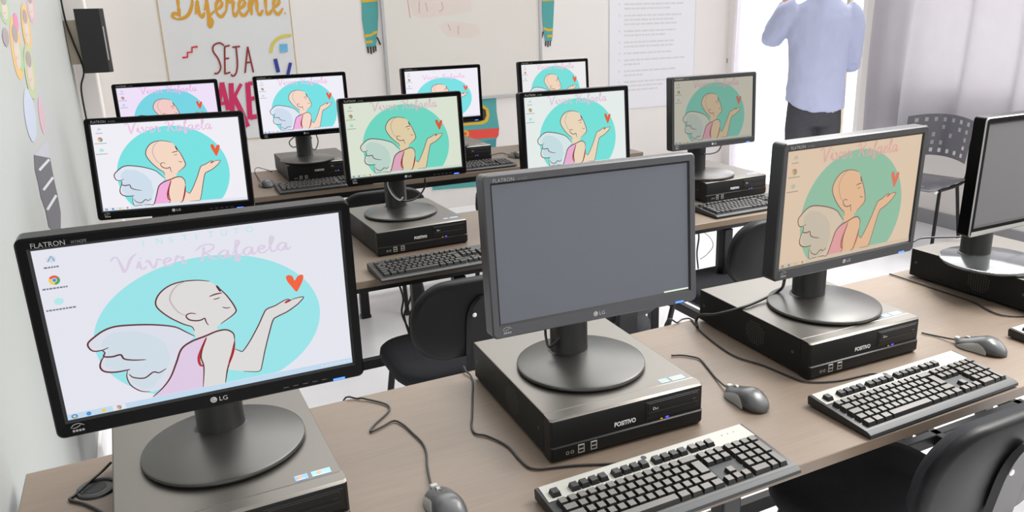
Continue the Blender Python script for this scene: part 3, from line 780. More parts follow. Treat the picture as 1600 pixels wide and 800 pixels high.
# ------------------------------------------------------------------ mice
def mouse(label, x, y, a, cordpts=None, sc=1.):
    t = thing('computer_mouse', label, 'mouse', (x, y, DH), a, 'computer mice on the desks')
    Lh = .058*sc
    def sec(s, grow=0., lo=0., hi=1.):
        # s -1 front (towards the desk's back) .. 1 tail
        yy = -s*Lh
        e = max(0., 1-abs(s)**3.2)**.5
        w = (.0315-.004*math.cos(s*PI)*0+.002*s-.0035*math.exp(-((s+.05)/.35)**2))*e*sc+grow
        h = (.021+.017*math.exp(-((s-.28)/.55)**2))*max(0, 1-abs(s)**4)**.5*sc+grow
        return yy, max(w, .001), max(h, .002)
    ss = [-1, -.985, -.95, -.88, -.75, -.6, -.4, -.2, 0, .2, .4, .6, .75, .88, .95, .985, 1]
    bm = bmesh.new()
    secs = []
    for s in ss:
        yy, w, h = sec(s); secs.append([(w*math.copysign(abs(math.cos(q))**.75, math.cos(q)), yy, .002+h*math.sin(q)**.85) for q in [PI*i/14 for i in range(15)]])
    loft(bm, secs)
    bmesh.ops.smooth_vert(bm, verts=bm.verts[:], factor=.3, use_axis_x=True, use_axis_y=False, use_axis_z=True)
    b = obj('body', bm, M_mouse, t, True, 60)
    for sd in (-1, 1):
        bm = bmesh.new(); secs = []
        for s in (-.86, -.75, -.6, -.4, -.2, 0, .2, .38):
            yy, w, h = sec(s, .0009)
            top = .62*(1-((s+.24)/.66)**2)+.1
            secs.append([(sd*w*abs(math.cos(q))**.75, yy, .002+h*math.sin(q)**.85) for q in [top*i/5 for i in range(6)]]+[(sd*(w-.003)*abs(math.cos(q))**.75, yy, .002+(h-.003)*math.sin(q)**.85) for q in [top*i/5 for i in range(5, -1, -1)]])
        loft(bm, secs); obj('side_grip', bm, M_mousegrip, t, True, 50)
    bm = bmesh.new()
    fs = []
    for s0 in (-.96, -.2):
        pass
    pts = [(0, sec(s)[0], .0026+sec(s)[2]+.0003) for s in (-.95, -.88, -.75, -.6, -.4, -.2)]
    for p, q in zip(pts, pts[1:]):
        bm.faces.new([bm.verts.new(v) for v in ((p[0]-.0006, p[1], p[2]), (p[0]+.0006, p[1], p[2]), (q[0]+.0006, q[1], q[2]), (q[0]-.0006, q[1], q[2]))])
    obj('button_seam', bm, M_dark, t)
    bm = bmesh.new(); yy, w, h = sec(-.55)
    r = bmesh.ops.create_cone(bm, cap_ends=True, segments=20, radius1=.009*sc, radius2=.009*sc, depth=.006, matrix=Matrix.Translation((0, yy, h-.004)) @ Matrix.Rotation(PI/2, 4, 'Y'))
    obj('scroll_wheel', bm, M_mousegrip, t, True, 40)
    if cordpts:
        R = Matrix.Rotation(-a, 3, 'Z')
        P = [R @ (Vector(p)-Vector((x, y, DH))) for p in cordpts]
        P[0] = Vector((0, Lh-.002, .011)); P.insert(1, Vector((0, Lh+.012, .008)))
        bm = bmesh.new(); tube(bm, P, .0021, 7, 6); obj('cord', bm, M_cable, t, True)
        bm = bmesh.new(); box(bm, -.007, .007, Lh-.008, Lh+.003, .006, .019, .003); obj('cord_collar', bm, M_mousegrip, t)
    return t
Z = DH+.0035
def dz(L, z=Z): return [atz(u, v, z) for u, v in L]
ca = dz([(673.5,746),(667.5,728),(666,707),(660,692),(645,677),(630,663.5),(615,657.5),(597,666.5),(579,674.5),(585,663.5),(604.5,645.5),(608.5,636.5),(600,630.5),(576,624.5),(560,622.8)])
e = ca[-1]; ca += [Vector((e.x-.03, YF[1]+DD+.012, DH-.02)), Vector((e.x-.01, YF[1]+DD+.03, DH-.25)), Vector((e.x+.05, YF[1]+DD+.02, DH-.5))]
mouse('black mouse with curled cord beside the nearest computer, cut by the bottom edge', .364, 1.125, 0., ca)
cb = dz([(1128.5,600.5),(1118,590),(1106,575),(1094,561.5),(1082,557.5),(1065,555),(1049,555.5)])
mb = atz(1166, 622, DH+.01)
mouse('grey mouse between the two pale keyboards, right of the blank monitor', mb.x, mb.y, .0, cb)
cc = dz([(1488,532),(1463.5,525),(1440,520)])
mc = atz(1533, 541, DH+.01)
mouse('grey mouse behind the right-hand pale keyboard', mc.x, mc.y, -.35+.62, cc)
m3p = atz(416, 288, DH+.01)
c3 = dz([(405,276),(398,268),(402,262),(412,264),(425,268)])
mouse('black mouse on the far row desk near the poster', m3p.x, m3p.y, .2, c3)
m4p = atz(806, 243, DH+.01)
c4 = dz([(797,237),(785,239),(772,241),(764,244)])
mouse('dark mouse on the far row desk, partly behind a monitor edge', m4p.x, m4p.y, .3, c4)

# ------------------------------------------------------------------ loose cables
def cable(label, pts, r=.0024, m=M_cable, parent=None, name='cable', sm=6):
    bm = bmesh.new(); tube(bm, pts, r, 8, sm)
    o = obj(name, bm, m, parent, True)
    if parent is None: tag(o, label, 'cable', 'loose cables')
    return o
def kcord(kb, pts, r=.0022):
    inv = (Matrix.Translation(kb.location) @ Matrix.Rotation(kb.rotation_euler.z, 4, 'Z')).inverted()
    bm = bmesh.new(); tube(bm, [inv @ Vector(p) for p in pts], r, 8, 6); obj('cord', bm, M_cable, kb, True)
pb = dz([(738,592),(738,620),(737.5,650),(736.5,665),(742.5,677),(762,681.5),(792,696.5),(810,716),(825,729.5),(840,733),(858,731.5),(900,727)])
p0 = pb[0]
kcord(KB_B, [Vector((p0.x, YF[1]+DD+.03, DH-.25)), Vector((p0.x, YF[1]+DD+.012, DH-.01)), Vector((p0.x, YF[1]+DD-.01, DH+.006))]+pb+[Vector((.70, 1.10, DH+.004)), Vector((.735, 1.083, DH+.012))])
pc = dz([(1058,504),(1066,499),(1078,498),(1086,506),(1100,522),(1145,554.5),(1194,571),(1236,588.6),(1262,596.5),(1307.5,595),(1356,585)])
p0 = pc[0]
kcord(KB_C, [Vector((p0.x-.05, YF[1]+DD+.03, DH-.2)), Vector((p0.x-.03, YF[1]+DD+.008, DH))]+pc+[Vector((1.40, 1.112, DH+.012))])
pd = dz([(1390,428),(1415,436),(1470,454),(1522,472),(1541,483),(1564,492),(1597,494)])
kcord(KB_D, pd+[Vector((pd[-1].x+.06, pd[-1].y-.01, DH+.004)), Vector((2.08, 1.13, DH+.012))])
zt = DH+CH+.004
mp = [Vector((1.30, 1.33, zt+.10)), atz(1220,452,zt+.02), atz(1190.5,468,zt+.004), atz(1161,480,zt), atz(1119,491,zt-.02), atz(1096,492,zt-.05), atz(1088,500,DH+.02), atz(1090,512,DH+.005)]
cable('thick black cable from the tan tinted monitor over its computer', mp, .0038)
mp = [atz(1426,378,zt), atz(1441,372,zt+.004), atz(1480,370.5,zt+.006), atz(1509,370,zt+.006)]
cable('black cable lying on the computer under the silver-rimmed monitor', mp, .003)
mp = [atz(174,722,DH+.02), atz(160,736,Z+.006), atz(142.5,751,Z+.006), atz(118,773,Z), atz(109,781,Z), atz(131,787,Z), atz(156,799,Z), atz(175,815,Z)]
cable('thin black cable crossing the round desk grommet by the left wall', mp, .0026)
yb_ = 2.83
mp = [aty(603,280,yb_), aty(605,287,yb_), aty(616,305,yb_-.02), aty(630,314,yb_-.03), aty(650,310,yb_-.02), aty(663,294,yb_), aty(664,278,yb_)]
cable('cable looping below the greenish monitor in the middle row', mp, .0034, M_cable)
mp = [aty(607,278,2.8), aty(606,290,2.8), aty(613,304,2.785), aty(624,313,2.785), aty(630,308,2.785)]
cable('pale cable hugging the neck of the greenish monitor', mp, .0026, M_cablew)
mp = [aty(1098,241,2.78), aty(1112,240,2.78), aty(1122,236,2.78), aty(1128,226,2.78)]
cable('cable hanging behind the dull olive monitor', mp, .0026)
for i, L in enumerate(([(622,440),(630,466),(628,490),(640,520),(640,545)], [(648,440),(640,470),(632,490),(634,505),(642,530)], [(652,440),(653,460),(645,480),(640,500),(643,535)])):
    cable('%s of the black cables dangling beneath the middle desk' % ('leftmost', 'crossing one', 'rightmost')[i], [aty(u, v, 3.1) for u, v in L], .0045)
for i, L in enumerate(([(462,212),(452,222),(458,230),(470,226)], [(487,214),(484,226),(492,234),(497,222),(494,210)])):
    cable('thin cable curled %s the neck of the far monitor by the poster' % ('left of', 'right of')[i], [aty(u, v, 4.36) for u, v in L], .0028)
mp = [aty(852,515,1.42), aty(853,527,1.41), aty(857,541,1.39), aty(866,537,1.38), aty(885,516,1.38)]
cable('short black cable dropping behind the blank grey monitor', mp, .0028)
# cables under the middle desk at the right
cable('black cable hanging from the middle desk beside its right leg', [aty(u, v, 2.95) for u, v in ((1089,352),(1092,370),(1089,395),(1091,420))], .004)
cable('pale cable hanging from the middle desk beside its right leg', [aty(u, v, 2.98) for u, v in ((1096,360),(1110,372),(1114,385),(1104,398),(1094,405))], .0025, M_cablew)

# ------------------------------------------------------------------ padded chairs
def rrect(w, d, r, n=8, pw=1.):
    out = []
    for cxx, cyy, a0 in ((w-r, d-r, 0), (-w+r, d-r, PI/2), (-w+r, -d+r, PI), (w-r, -d+r, 1.5*PI)):
        for i in range(n+1):
            a = a0+PI/2*i/n; out.append((cxx+r*math.cos(a), cyy+r*math.sin(a)))
    return out
def make_chair():
    t = thing('padded_chair', '', 'chair')
    bm = bmesh.new()
    out = rrect(.225, .21, .135)
    secs = []
    for s, z in ((.90, .430), (.985, .433), (1., .446), (.985, .464), (.94, .474), (.8, .479), (.4, .480)):
        secs.append([(x*s, y*s+(-.012 if False else 0), z-.012*max(0, (y-.1)/.11)**2) for x, y in out])
    loft(bm, secs); obj('seat', bm, M_fabric, t, True, 60)
    bm = bmesh.new(); loft(bm, [[(x*s, y*s, z) for x, y in out] for s, z in ((.8, .418), (.93, .42), (.97, .431))]); obj('seat_shell', bm, M_shell, t, True, 60)
    # backrest: rounded pad, curved about the vertical axis, leaning back
    ob = rrect(.205, .13, .112, 10)
    def bk(x, z, y):       # panel coordinates to chair space
        yy = -.225-.07*(z/.31+.5)*.8 + .35*x*x + y
        return (x, yy, .668+z)
    bm = bmesh.new()
    loft(bm, [[bk(x*s, z*s, y) for x, z in ob] for s, y in ((.55, .036), (.85, .034), (.96, .026), (1., .012), (.995, .002))]); obj('backrest', bm, M_fabric, t, True, 60)
    bm = bmesh.new()
    loft(bm, [[bk(x*s, z*s, y) for x, z in ob] for s, y in ((1.0, .003), (1.012, -.006), (.99, -.016), (.93, -.021), (.5, -.024))]); obj('back_shell', bm, M_shell, t, True, 60)
    # flat steel bracket with rounded head
    bm = bmesh.new()
    def strip(pts, w, th):
        secs = []
        P = catmull(pts, 6)
        for i, p in enumerate(P):
            d = (P[min(i+1, len(P)-1)]-P[max(i-1, 0)]).normalized(); nn = Vector((0, -d.z, d.y))
            k = i/(len(P)-1); ww = w*(1 if k < .86 else max(.15, (1-((k-.86)/.14)**2)**.5))
            secs.append([p+Vector((-ww, 0, 0))-nn*th, p+Vector((ww, 0, 0))-nn*th, p+Vector((ww*.8, 0, 0))+nn*th, p+Vector((-ww*.8, 0, 0))+nn*th])
        loft(bm, secs)
    strip([(0, .05, .412), (0, -.12, .412), (0, -.235, .425), (0, -.272, .47), (0, -.268, .55), (0, -.283, .65), (0, -.302, .745)], .046, .006)
    br = obj('back_bracket', bm, M_steel, t, True, 40)
    for bx_ in (-.026, .026):
        z, y = .69, -.297
        bm = bmesh.new(); bmesh.ops.create_uvsphere(bm, u_segments=12, v_segments=8, radius=.007)
        for v in bm.verts: v.co = Vector((v.co.x+bx_, v.co.y*.5+y, v.co.z+z))
        obj('bolt', bm, M_bolt, br, True)
    bm = bmesh.new()
    tube(bm, [(-.17, .13, .405), (.17, .13, .405)], .011, 10, 0); tube(bm, [(-.17, -.13, .405), (.17, -.13, .405)], .011, 10, 0)
    for x in (-.17, .17): tube(bm, [(x, -.14, .405), (x, .14, .405)], .011, 10, 0)
    obj('seat_frame', bm, M_steel, t, True, 50)
    for sx in (-1, 1):
        for sy in (-1, 1):
            bm = bmesh.new(); tube(bm, [(sx*.17, sy*.13, .40), (sx*.19, sy*.165, .2), (sx*.205, sy*.195, .004)], .0115, 10, 4)
            g = obj('leg', bm, M_steel, t, True, 50)
            bm = bmesh.new(); lathe(bm, [(0, 0), (.015, 0), (.015, .02), (.012, .024), (0, .024)], (sx*.2055, sy*.196, 0), 14); obj('foot_cap', bm, M_black, g, True, 40)
    return t
CH0 = make_chair(); used = [False]
def place_chair(x, y, a, label):
    t = CH0 if not used[0] else dupe(CH0, None); used[0] = True
    t.location = (x, y, 0); t.rotation_euler = (0, 0, a)
    return tag(t, label, 'chair', 'black padded chairs behind the desks')
place_chair(1.405, 1.085, 0, 'black padded chair at bottom right, before the front desk')
place_chair(.825, 2.36, .0, 'black padded chair before the greenish monitor, behind the front desk')
place_chair(1.33, 2.36, .1, 'black padded chair mostly hidden behind the blank grey monitor')
place_chair(2.06, 2.42, .0, 'black padded chair behind the tan tinted monitor, before the middle desk')
place_chair(.92, 3.70, .0, 'black padded chair at the far row, behind the greenish monitor')
place_chair(1.60, 3.74, .0, 'black padded chair at the far row, behind the pale mint monitor')

# ------------------------------------------------------------------ perforated chair
def holed_chair():
    t = thing('perforated_chair', 'grey plastic chair with square-holed backrest beside the curtain', 'chair', (4.40, 3.38, 0), 1.80)
    # curved back panel as a grid with square cells left open
    bm = bmesh.new()
    xs = []; nx, nz = 9, 6
    W, Z0, Z1 = .2, .56, .82
    def P(u, v, th):
        x = u*W*(1+.06*v); z = Z0+(Z1-Z0)*v - .03*(1-v)*(1-u*u)*-1*0
        z = Z0+(Z1-Z0)*v+.025*(1-u*u)*(1 if v > .5 else .9)
        y = -.21-.05*v+.07*u*u-th
        return (x, y, z)
    gu = [-1]; gv = [0]
    for i in range(7): c = -.78+i*.26; gu += [c-.052, c+.052]
    gu.append(1)
    for j in range(5): c = .13+j*.185; gv += [c-.05, c+.05]
    gv.append(1)
    hole = {(i, j) for i in range(7) for j in range(5)} - {(1, 1), (2, 1), (5, 1), (1, 2), (3, 2), (6, 2), (2, 3), (4, 3)}
    V = {}
    def gvv(i, j, k):
        if (i, j, k) not in V: V[(i, j, k)] = bm.verts.new(P(gu[i], gv[j], .005*k))
        return V[(i, j, k)]
    NI, NJ = len(gu)-1, len(gv)-1
    def solid(i, j): return 0 <= i < NI and 0 <= j < NJ and not (i % 2 == 1 and j % 2 == 1 and ((i-1)//2, (j-1)//2) in hole)
    for i in range(NI):
        for j in range(NJ):
            if not solid(i, j): continue
            bm.faces.new([gvv(i, j, 0), gvv(i+1, j, 0), gvv(i+1, j+1, 0), gvv(i, j+1, 0)])
            bm.faces.new([gvv(i, j, 1), gvv(i, j+1, 1), gvv(i+1, j+1, 1), gvv(i+1, j, 1)])
            for (di, dj, a, b) in ((-1, 0, (i, j), (i, j+1)), (1, 0, (i+1, j+1), (i+1, j)), (0, -1, (i+1, j), (i, j)), (0, 1, (i, j+1), (i+1, j+1))):
                if not solid(i+di, j+dj): bm.faces.new([gvv(*a, 0), gvv(*b, 0), gvv(*b, 1), gvv(*a, 1)])
    bmesh.ops.recalc_face_normals(bm, faces=bm.faces[:])
    obj('backrest', bm, M_greychair, t, True, 40)
    bm = bmesh.new(); out = rrect(.22, .205, .06)
    loft(bm, [[(x*s, y*s+.02, z+.018*(x/.22)**2-.02*max(0, (y-.12)/.09)**2) for x, y in out] for s, z in ((.96, .437), (1, .441), (1, .447), (.97, .451), (.5, .447))])
    obj('seat', bm, M_greychair, t, True, 50)
    bm = bmesh.new()
    for x in (-.19, .19): tube(bm, [(x, .16, .432), (x, -.1, .428), (x*1.03, -.2, .46), (x*1.0, -.225, .58), (x*.95, -.25, .73)], .010, 10, 5)
    tube(bm, [(-.19, .12, .425), (.19, .12, .425)], .009, 8, 0); tube(bm, [(-.19, -.1, .425), (.19, -.1, .425)], .009, 8, 0)
    obj('frame', bm, M_steel, t, True, 50)
    for sx in (-1, 1):
        for sy in (-1, 1):
            bm = bmesh.new(); tube(bm, [(sx*.19, .02+sy*.12, .43), (sx*.215, .02+sy*.2, .005)], .0105, 10, 0); obj('leg', bm, M_steel, t, True, 50)
        bm = bmesh.new(); bmesh.ops.create_uvsphere(bm, u_segments=12, v_segments=8, radius=.014)
        for v in bm.verts: v.co += Vector((sx*.19, .19, .432))
        obj('seat_bolt', bm, M_bolt, t, True)
holed_chair()

# ------------------------------------------------------------------ back wall things
YW = YB-.006
def wp(u, v, d=0.): return aty(u, v, YB-.002-d)
_lay = [0]
def lay(d):      # later paint lies a hair over earlier paint
    _lay[0] += 1; return d + 2.5e-6*(_lay[0] % 1200)
SX = lambda u, v, d: (lambda p: (p.x, p.y, p.z))(wp(u, v, lay(d)))
def pxr(bm, pts, w, d, mi, n=6): ribbon(bm, pts, w, lambda u, v: SX(u, v, d), mi, n)
# motto poster
t = thing('motto_poster', 'pale motto poster with gold edge and coloured hand lettering on the back wall', 'poster', tuple(wp(350, 100)))
def loc(o, root): o.parent = root; o.matrix_parent_inverse = Matrix.Translation(root.location).inverted()
p1, p2 = wp(247, 0), wp(455, 20)
xa, xb = wp(255, 65).x, wp(456, 41).x; zb = wp(400, 216).z; zt_ = 2.2
bm = bmesh.new(); box(bm, xa, xb, YB-.003, YB-.0005, zb, zt_)
o = obj('sheet', bm, M_paper); loc(o, t)
bm = bmesh.new()
fn = lambda x, z: (x, YB-.0036, z)
for a, b in (((xa, zb), (xa, zt_)), ((xb, zb+.3), (xb, zt_)), ((xa, zb), (xb, zb))): ribbon(bm, [a, b], .008, fn, 0, 0)
o = obj('gold_edge', bm, M_goldedge); loc(o, t)
bm = bmesh.new()
o_ = wp(274, 29)
cursive(bm, 'Diferente.', lambda x, z: (o_.x+x, YB-lay(.0045), o_.z+z+x*.02), .108, .017, 0, asp=.97)
o = obj('gold_lettering', bm, M_gold); loc(o, t)
bm = bmesh.new()
D_ = .004
for st in ([(350,71),(343,67),(334,71),(333,80),(341,92),(345,105),(341,114),(335,115)], [(351,72),(351.5,116)], [(351,73),(359,71)], [(351,92),(358,91)], [(351.5,115.5),(360,113)],
           [(363,74),(375,72.5)], [(369,74),(371,100),(369,114),(364,119),(361,116)], [(383,114),(387,73)], [(387,73),(396,113)], [(384.5,98),(393,97)]):
    pxr(bm, st, 2.6, D_, 0, 4 if len(st) > 2 else 0)
o = obj('maroon_lettering', bm, M_maroon); loc(o, t)
bm = bmesh.new()
for st, w in (([(312,185),(313,130)], 6), ([(313,130),(322,170)], 6), ([(322,170),(332,129)], 6), ([(332,129),(335,184)], 6),
          ([(338,190),(347,129)], 7), ([(347,129),(357,172)], 7), ([(340,163),(352,161)], 5), ([(361,130),(363,174)], 8), ([(377,131),(364,156)], 5), ([(366,152),(378,176),(387,198)], 8),
          ([(387,129),(391,186)], 8), ([(388,131),(402,129)], 6), ([(389,155),(400,153)], 6), ([(391,184),(405,181)], 7),
          ([(413,130),(414,181)], 9), ([(414,132),(426,136),(426,150),(415,156)], 6), ([(416,156),(428,180)], 7)):
    pxr(bm, st, w, D_, 0, 4 if len(st) > 2 else 0)
o = obj('magenta_lettering', bm, M_pink); loc(o, t)
for nm, fnc, m in (('red_zigzag', lambda b: pxr(b, [(285,90),(293,89.5),(293,82),(300,81.5),(300,74),(309,73)], 3, D_, 0, 0), M_red),
                   ('yellow_arc', lambda b: pxr(b, [(423,83),(427,68),(438,58),(455,55)], 4, D_, 0), M_yell),
                   ('blue_square', lambda b: poly(b, [SX(437,69,D_), SX(449,68.5,D_), SX(449.5,81,D_), SX(437.5,82,D_)]), M_sky),
                   ('blue_stroke', lambda b: pxr(b, [(430,92),(435,113)], 6, D_, 0, 0), M_blue), ('blue_stroke', lambda b: pxr(b, [(454,98),(449,120)], 5, D_, 0, 0), M_blue)):
    bm = bmesh.new(); fnc(bm); o = obj(nm, bm, m); loc(o, t)

# whiteboard
xa, xb = wp(601, 70).x, wp(843, 60).x; zb = wp(786, 149.5).z
t = thing('whiteboard', 'large whiteboard with aluminium rim and faint red smears on the back wall', 'whiteboard', ((xa+xb)/2, YB, zb))
bm = bmesh.new(); box(bm, xa, xb, YB-.018, YB-.001, zb, 2.1); o = obj('panel', bm, M_board); loc(o, t)
bm = bmesh.new()
for a in ((xa-.012, xa+.012, zb-.012, 2.112), (xb-.012, xb+.012, zb-.012, 2.112), (xa+.0125, xb-.0125, zb-.012, zb+.012), (xa+.0125, xb-.0125, 2.088, 2.112)): box(bm, a[0], a[1], YB-.026, YB-.001, a[2], a[3], .003)
o = obj('rim', bm, M_alu); loc(o, t)
bm = bmesh.new(); w = lambda u, v: (lambda p: tuple(p))(aty(u, v, YB-.0186))
poly(bm, [w(640,0), w(735,0), w(737,18), w(700,24), w(660,28), w(645,24)], 0); poly(bm, [w(684,40), w(700,33), w(745,38), w(752,52), w(735,60), w(700,58)], 0)
ribbon(bm, [(637,0), (641,28)], 1.4, lambda u, v: (lambda p: tuple(aty(u, v, YB-.019)))(0), 1, 0)
for st in ([(655,2),(655,20)], [(665,4),(668,18)], [(690,3),(692,14),(686,18)], [(700,38),(704,48)], [(716,40),(716,54)]): ribbon(bm, st, 1.2, lambda u, v: tuple(aty(u, v, YB-.019)), 1, 3)
o = obj('marker_smears', bm, [M_smear, M_smear2]); loc(o, t)

# robot mural: two arms and the lower body are separate vinyl pieces around the board
def mural(name, label, polys, cat='wall decal'):
    bm = bmesh.new(); ms = []
    for i, (pts, m) in enumerate(polys):
        if m not in ms: ms.append(m)
        poly(bm, [SX(u, v, .0004+.0003*i) for u, v in pts], ms.index(m))
    for f in bm.faces:
        f.normal_update()
        if f.normal.y > 0: f.normal_flip()
    o = obj(name, bm, ms); tag(o, label, cat, 'teal robot mural pieces'); return o
def mir(pts, c): return [(2*c-u, v) for u, v in pts]
armL = [([(561,-60),(590,-60),(590,0),(591,25),(590,50),(587.5,73),(573,74),(570,56),(566,31),(565,0)], M_teal),
        ([(564,-3),(590,-4),(590,2),(565,4)], M_yel2), ([(569,54),(580,53),(584,49),(590,48),(590,52),(584,54),(580,57),(570,59)], M_yel2), ([(571,64),(582,63),(582,67),(572,68)], M_yel2),
        ([(573,73),(576,73),(577,83),(574.5,83)], M_blk2), ([(577.5,73),(580.5,73),(581.5,84.5),(579,84.5)], M_blk2), ([(582,73),(584.5,72.5),(585.5,82),(583,82.5)], M_blk2), ([(585.5,72),(588,71.5),(588.5,80),(586.5,80.5)], M_blk2), ([(588,58),(590.5,58),(595.5,69),(593.5,71)], M_blk2)]
mural('robot_arm_decal', 'teal robot arm decal with black fingers, left of the whiteboard', armL)
armR = [([(846,-60),(866,-60),(866,0),(865,25),(864,44),(862.5,64),(852,65),(849,47),(847,20)], M_teal), ([(847,-3),(866,-4),(866,1),(847,2)], M_yel2),
        ([(849,42),(856,45),(864,44.5),(864,48.5),(856,49),(849,46)], M_yel2), ([(855,55),(864,54),(863.5,58),(855,58.5)], M_yel2),
        ([(852,64),(854,64),(853.5,72),(851.5,72)], M_blk2), ([(855.5,64),(857.5,64),(857,73.5),(855,73.5)], M_blk2), ([(859,64),(861,63.5),(860.5,72),(858.5,72)], M_blk2), ([(848,49),(850,50),(847,61),(845,60.5)], M_blk2)]
mural('robot_arm_decal', 'teal robot arm decal with black fingers, right of the whiteboard', armR)
body = [([(672,158),(775,151.5),(776,175),(780,200),(779,212),(775.5,217),(775,228),(770,262),(765,290),(676,297),(668,225),(664,205),(668,180)], M_teal),
        ([(676,170),(755,164),(763,170),(765,180),(762,190),(755,194),(680,200),(672,190)], M_yel2), ([(680,173),(752,167.5),(759,172),(760,181),(757,187.5),(750,190),(684,196),(677,187)], M_blk2),
        ([(664,208),(780,200),(779,211),(776,215),(668,222)], M_redv), ([(727+6*math.cos(a), 209+6*math.sin(a)) for a in [i*PI/8 for i in range(16)]], M_yel2), ([(727+2.5*math.cos(a), 209+2.5*math.sin(a)) for a in [i*PI/8 for i in range(16)]], M_redv),
        ([(740,224),(775,217),(775,228),(772,245),(750,240)], M_teal2)]
mural('robot_body_decal', 'teal robot lower body decal with red stripe, beneath the whiteboard', body)

# notice sheet
pa, pb_ = wp(952, 60), wp(1086, 40); zb = wp(945, 170).z-.02
t = thing('notice_sheet', 'large white notice sheet with faint grey list of rules, on the back wall', 'poster', (pa.x, YB, zb))
bm = bmesh.new(); box(bm, pa.x, pb_.x, YB-.003, YB-.0005, zb, 2.0); o = obj('sheet', bm, M_sheet); loc(o, t)
bm = bmesh.new()
for a, b in (((pa.x, zb), (pa.x, 2.)), ((pb_.x, zb), (pb_.x, 2.)), ((pa.x, zb), (pb_.x, zb))): ribbon(bm, [a, b], .006, lambda x, z: (x, YB-.0034, z), 1, 0)
rows = [(-.0, .62), (.0, .42), None, (0, .58), (0, .52), (0, .54), None, (0, .53), (0, .4), None, (0, .5), (0, .52), None, (0, .5), None, (0, .6), (0, .16), None, (0, .48), (0, .18), None, (0, .55), (0, .4), (0, .36)]
z = wp(985, 8).z; newp = True
for r in rows:
    if r is None: z -= .022; newp = True; continue
    x = pa.x+.15; xe = x+r[1]
    if newp: poly(bm, [(pa.x+.095, YB-.0034, z), (pa.x+.108, YB-.0034, z), (pa.x+.108, YB-.0034, z+.016), (pa.x+.095, YB-.0034, z+.016)], 0); newp = False
    while x < xe:
        q = random.uniform(.02, .075); poly(bm, [(x, YB-.0034, z), (x+q, YB-.0034, z), (x+q, YB-.0034, z+.015), (x, YB-.0034, z+.015)], 0); x += q+.008
    z -= .036
o = obj('print', bm, [M_faint, M_faint2]); loc(o, t)
# wall hook / latch near the door corner
bm = bmesh.new(); pl = wp(1137, 95); box(bm, pl.x-.012, pl.x+.012, YB-.012, YB-.001, pl.z-.02, pl.z+.025, .004); tube(bm, [(pl.x, YB-.01, pl.z), (pl.x, YB-.035, pl.z-.005), (pl.x-.004, YB-.04, pl.z+.012)], .006, 8, 4)
tag(obj('wall_latch', bm, mat('latch_metal', (130, 126, 118), .35, metal=.6), None, True, 40), 'small metal latch on the back wall by the bright doorway', 'latch')

# speaker on the corner
ys = 5.42
a, b, c, d = aty(117, 13, ys), aty(157, 14, ys), aty(168, 113, ys), aty(130, 115, ys)
t = thing('wall_speaker', 'black box loudspeaker mounted high on the left wall corner', 'speaker', ((a.x+c.x)/2, ys, c.z))
cx_ = (a.x+b.x+c.x+d.x)/4; hw = (b.x-a.x)/2; z0, z1 = (c.z+d.z)/2, (a.z+b.z)/2
bm = bmesh.new()
ring = [(-hw-.0, 0), (hw-.0, 0), (hw+.02, .03), (hw+.02, .17), (-hw+.01, .2)]
loft(bm, [[(cx_+x, ys+y, z) for x, y in ring] for z in (z0, z1)])
o = obj('cabinet', bm, M_spk); loc(o, t)
bm = bmesh.new(); poly(bm, [(cx_+hw+.004, ys+.0045, z0+.07), (cx_+hw+.010, ys+.0135, z0+.07), (cx_+hw+.010, ys+.0135, z1-.1), (cx_+hw+.004, ys+.0045, z1-.1)])  # grey highlight painted on the cabinet's chamfered edge
o = obj('edge_highlight', bm, M_spkedge); loc(o, t)
bm = bmesh.new(); box(bm, XL+.001, cx_-hw+.001, ys+.06, ys+.12, z0+.05, z1-.06, .004); o = obj('wall_bracket', bm, M_beige); loc(o, t)
bm = bmesh.new(); tube(bm, [(XL+.02, ys+.05, z1+.5), (XL+.012, ys+.05, z1), (XL+.03, ys+.04, z0+.2), (XL+.06, ys+.05, z0+.02), (XL+.025, ys+.12, z0-.1), (XL+.02, ys+.2, z0-.35)], .005, 8, 6)
o = obj('cord', bm, M_cable, None, True); loc(o, t)

# pencil decal of faces on the left wall
def wl(u, v, k): p = atx(u, v, XL+.0006+.0004*k); return tuple(p)
t = thing('pencil_decal', 'colourful pencil-shaped wall decal made of oval faces with dark striped tip', 'wall decal', tuple(atx(60, 200, XL)))
def ell(bm, cu, cv, a, b, k, mi, tilt=.13):
    pts = []
    for i in range(28):
        q = 2*PI*i/28; x, y = b*math.cos(q), a*math.sin(q)
        pts.append(wl(cu+x+tilt*y, cv+y, k))
    poly(bm, pts, mi)
dm = [mat('decal_green', (147, 174, 137), .6), mat('decal_orange', (198, 164, 100), .6), mat('decal_pink', (194, 117, 154), .6), mat('decal_rose', (186, 152, 164), .6), mat('decal_olive', (164, 174, 134), .6), mat('decal_lavender', (171, 178, 193), .6),
      mat('decal_face', (188, 174, 164), .6), mat('decal_hair', (147, 134, 137), .6), mat('decal_line', (190, 150, 100), .6)]
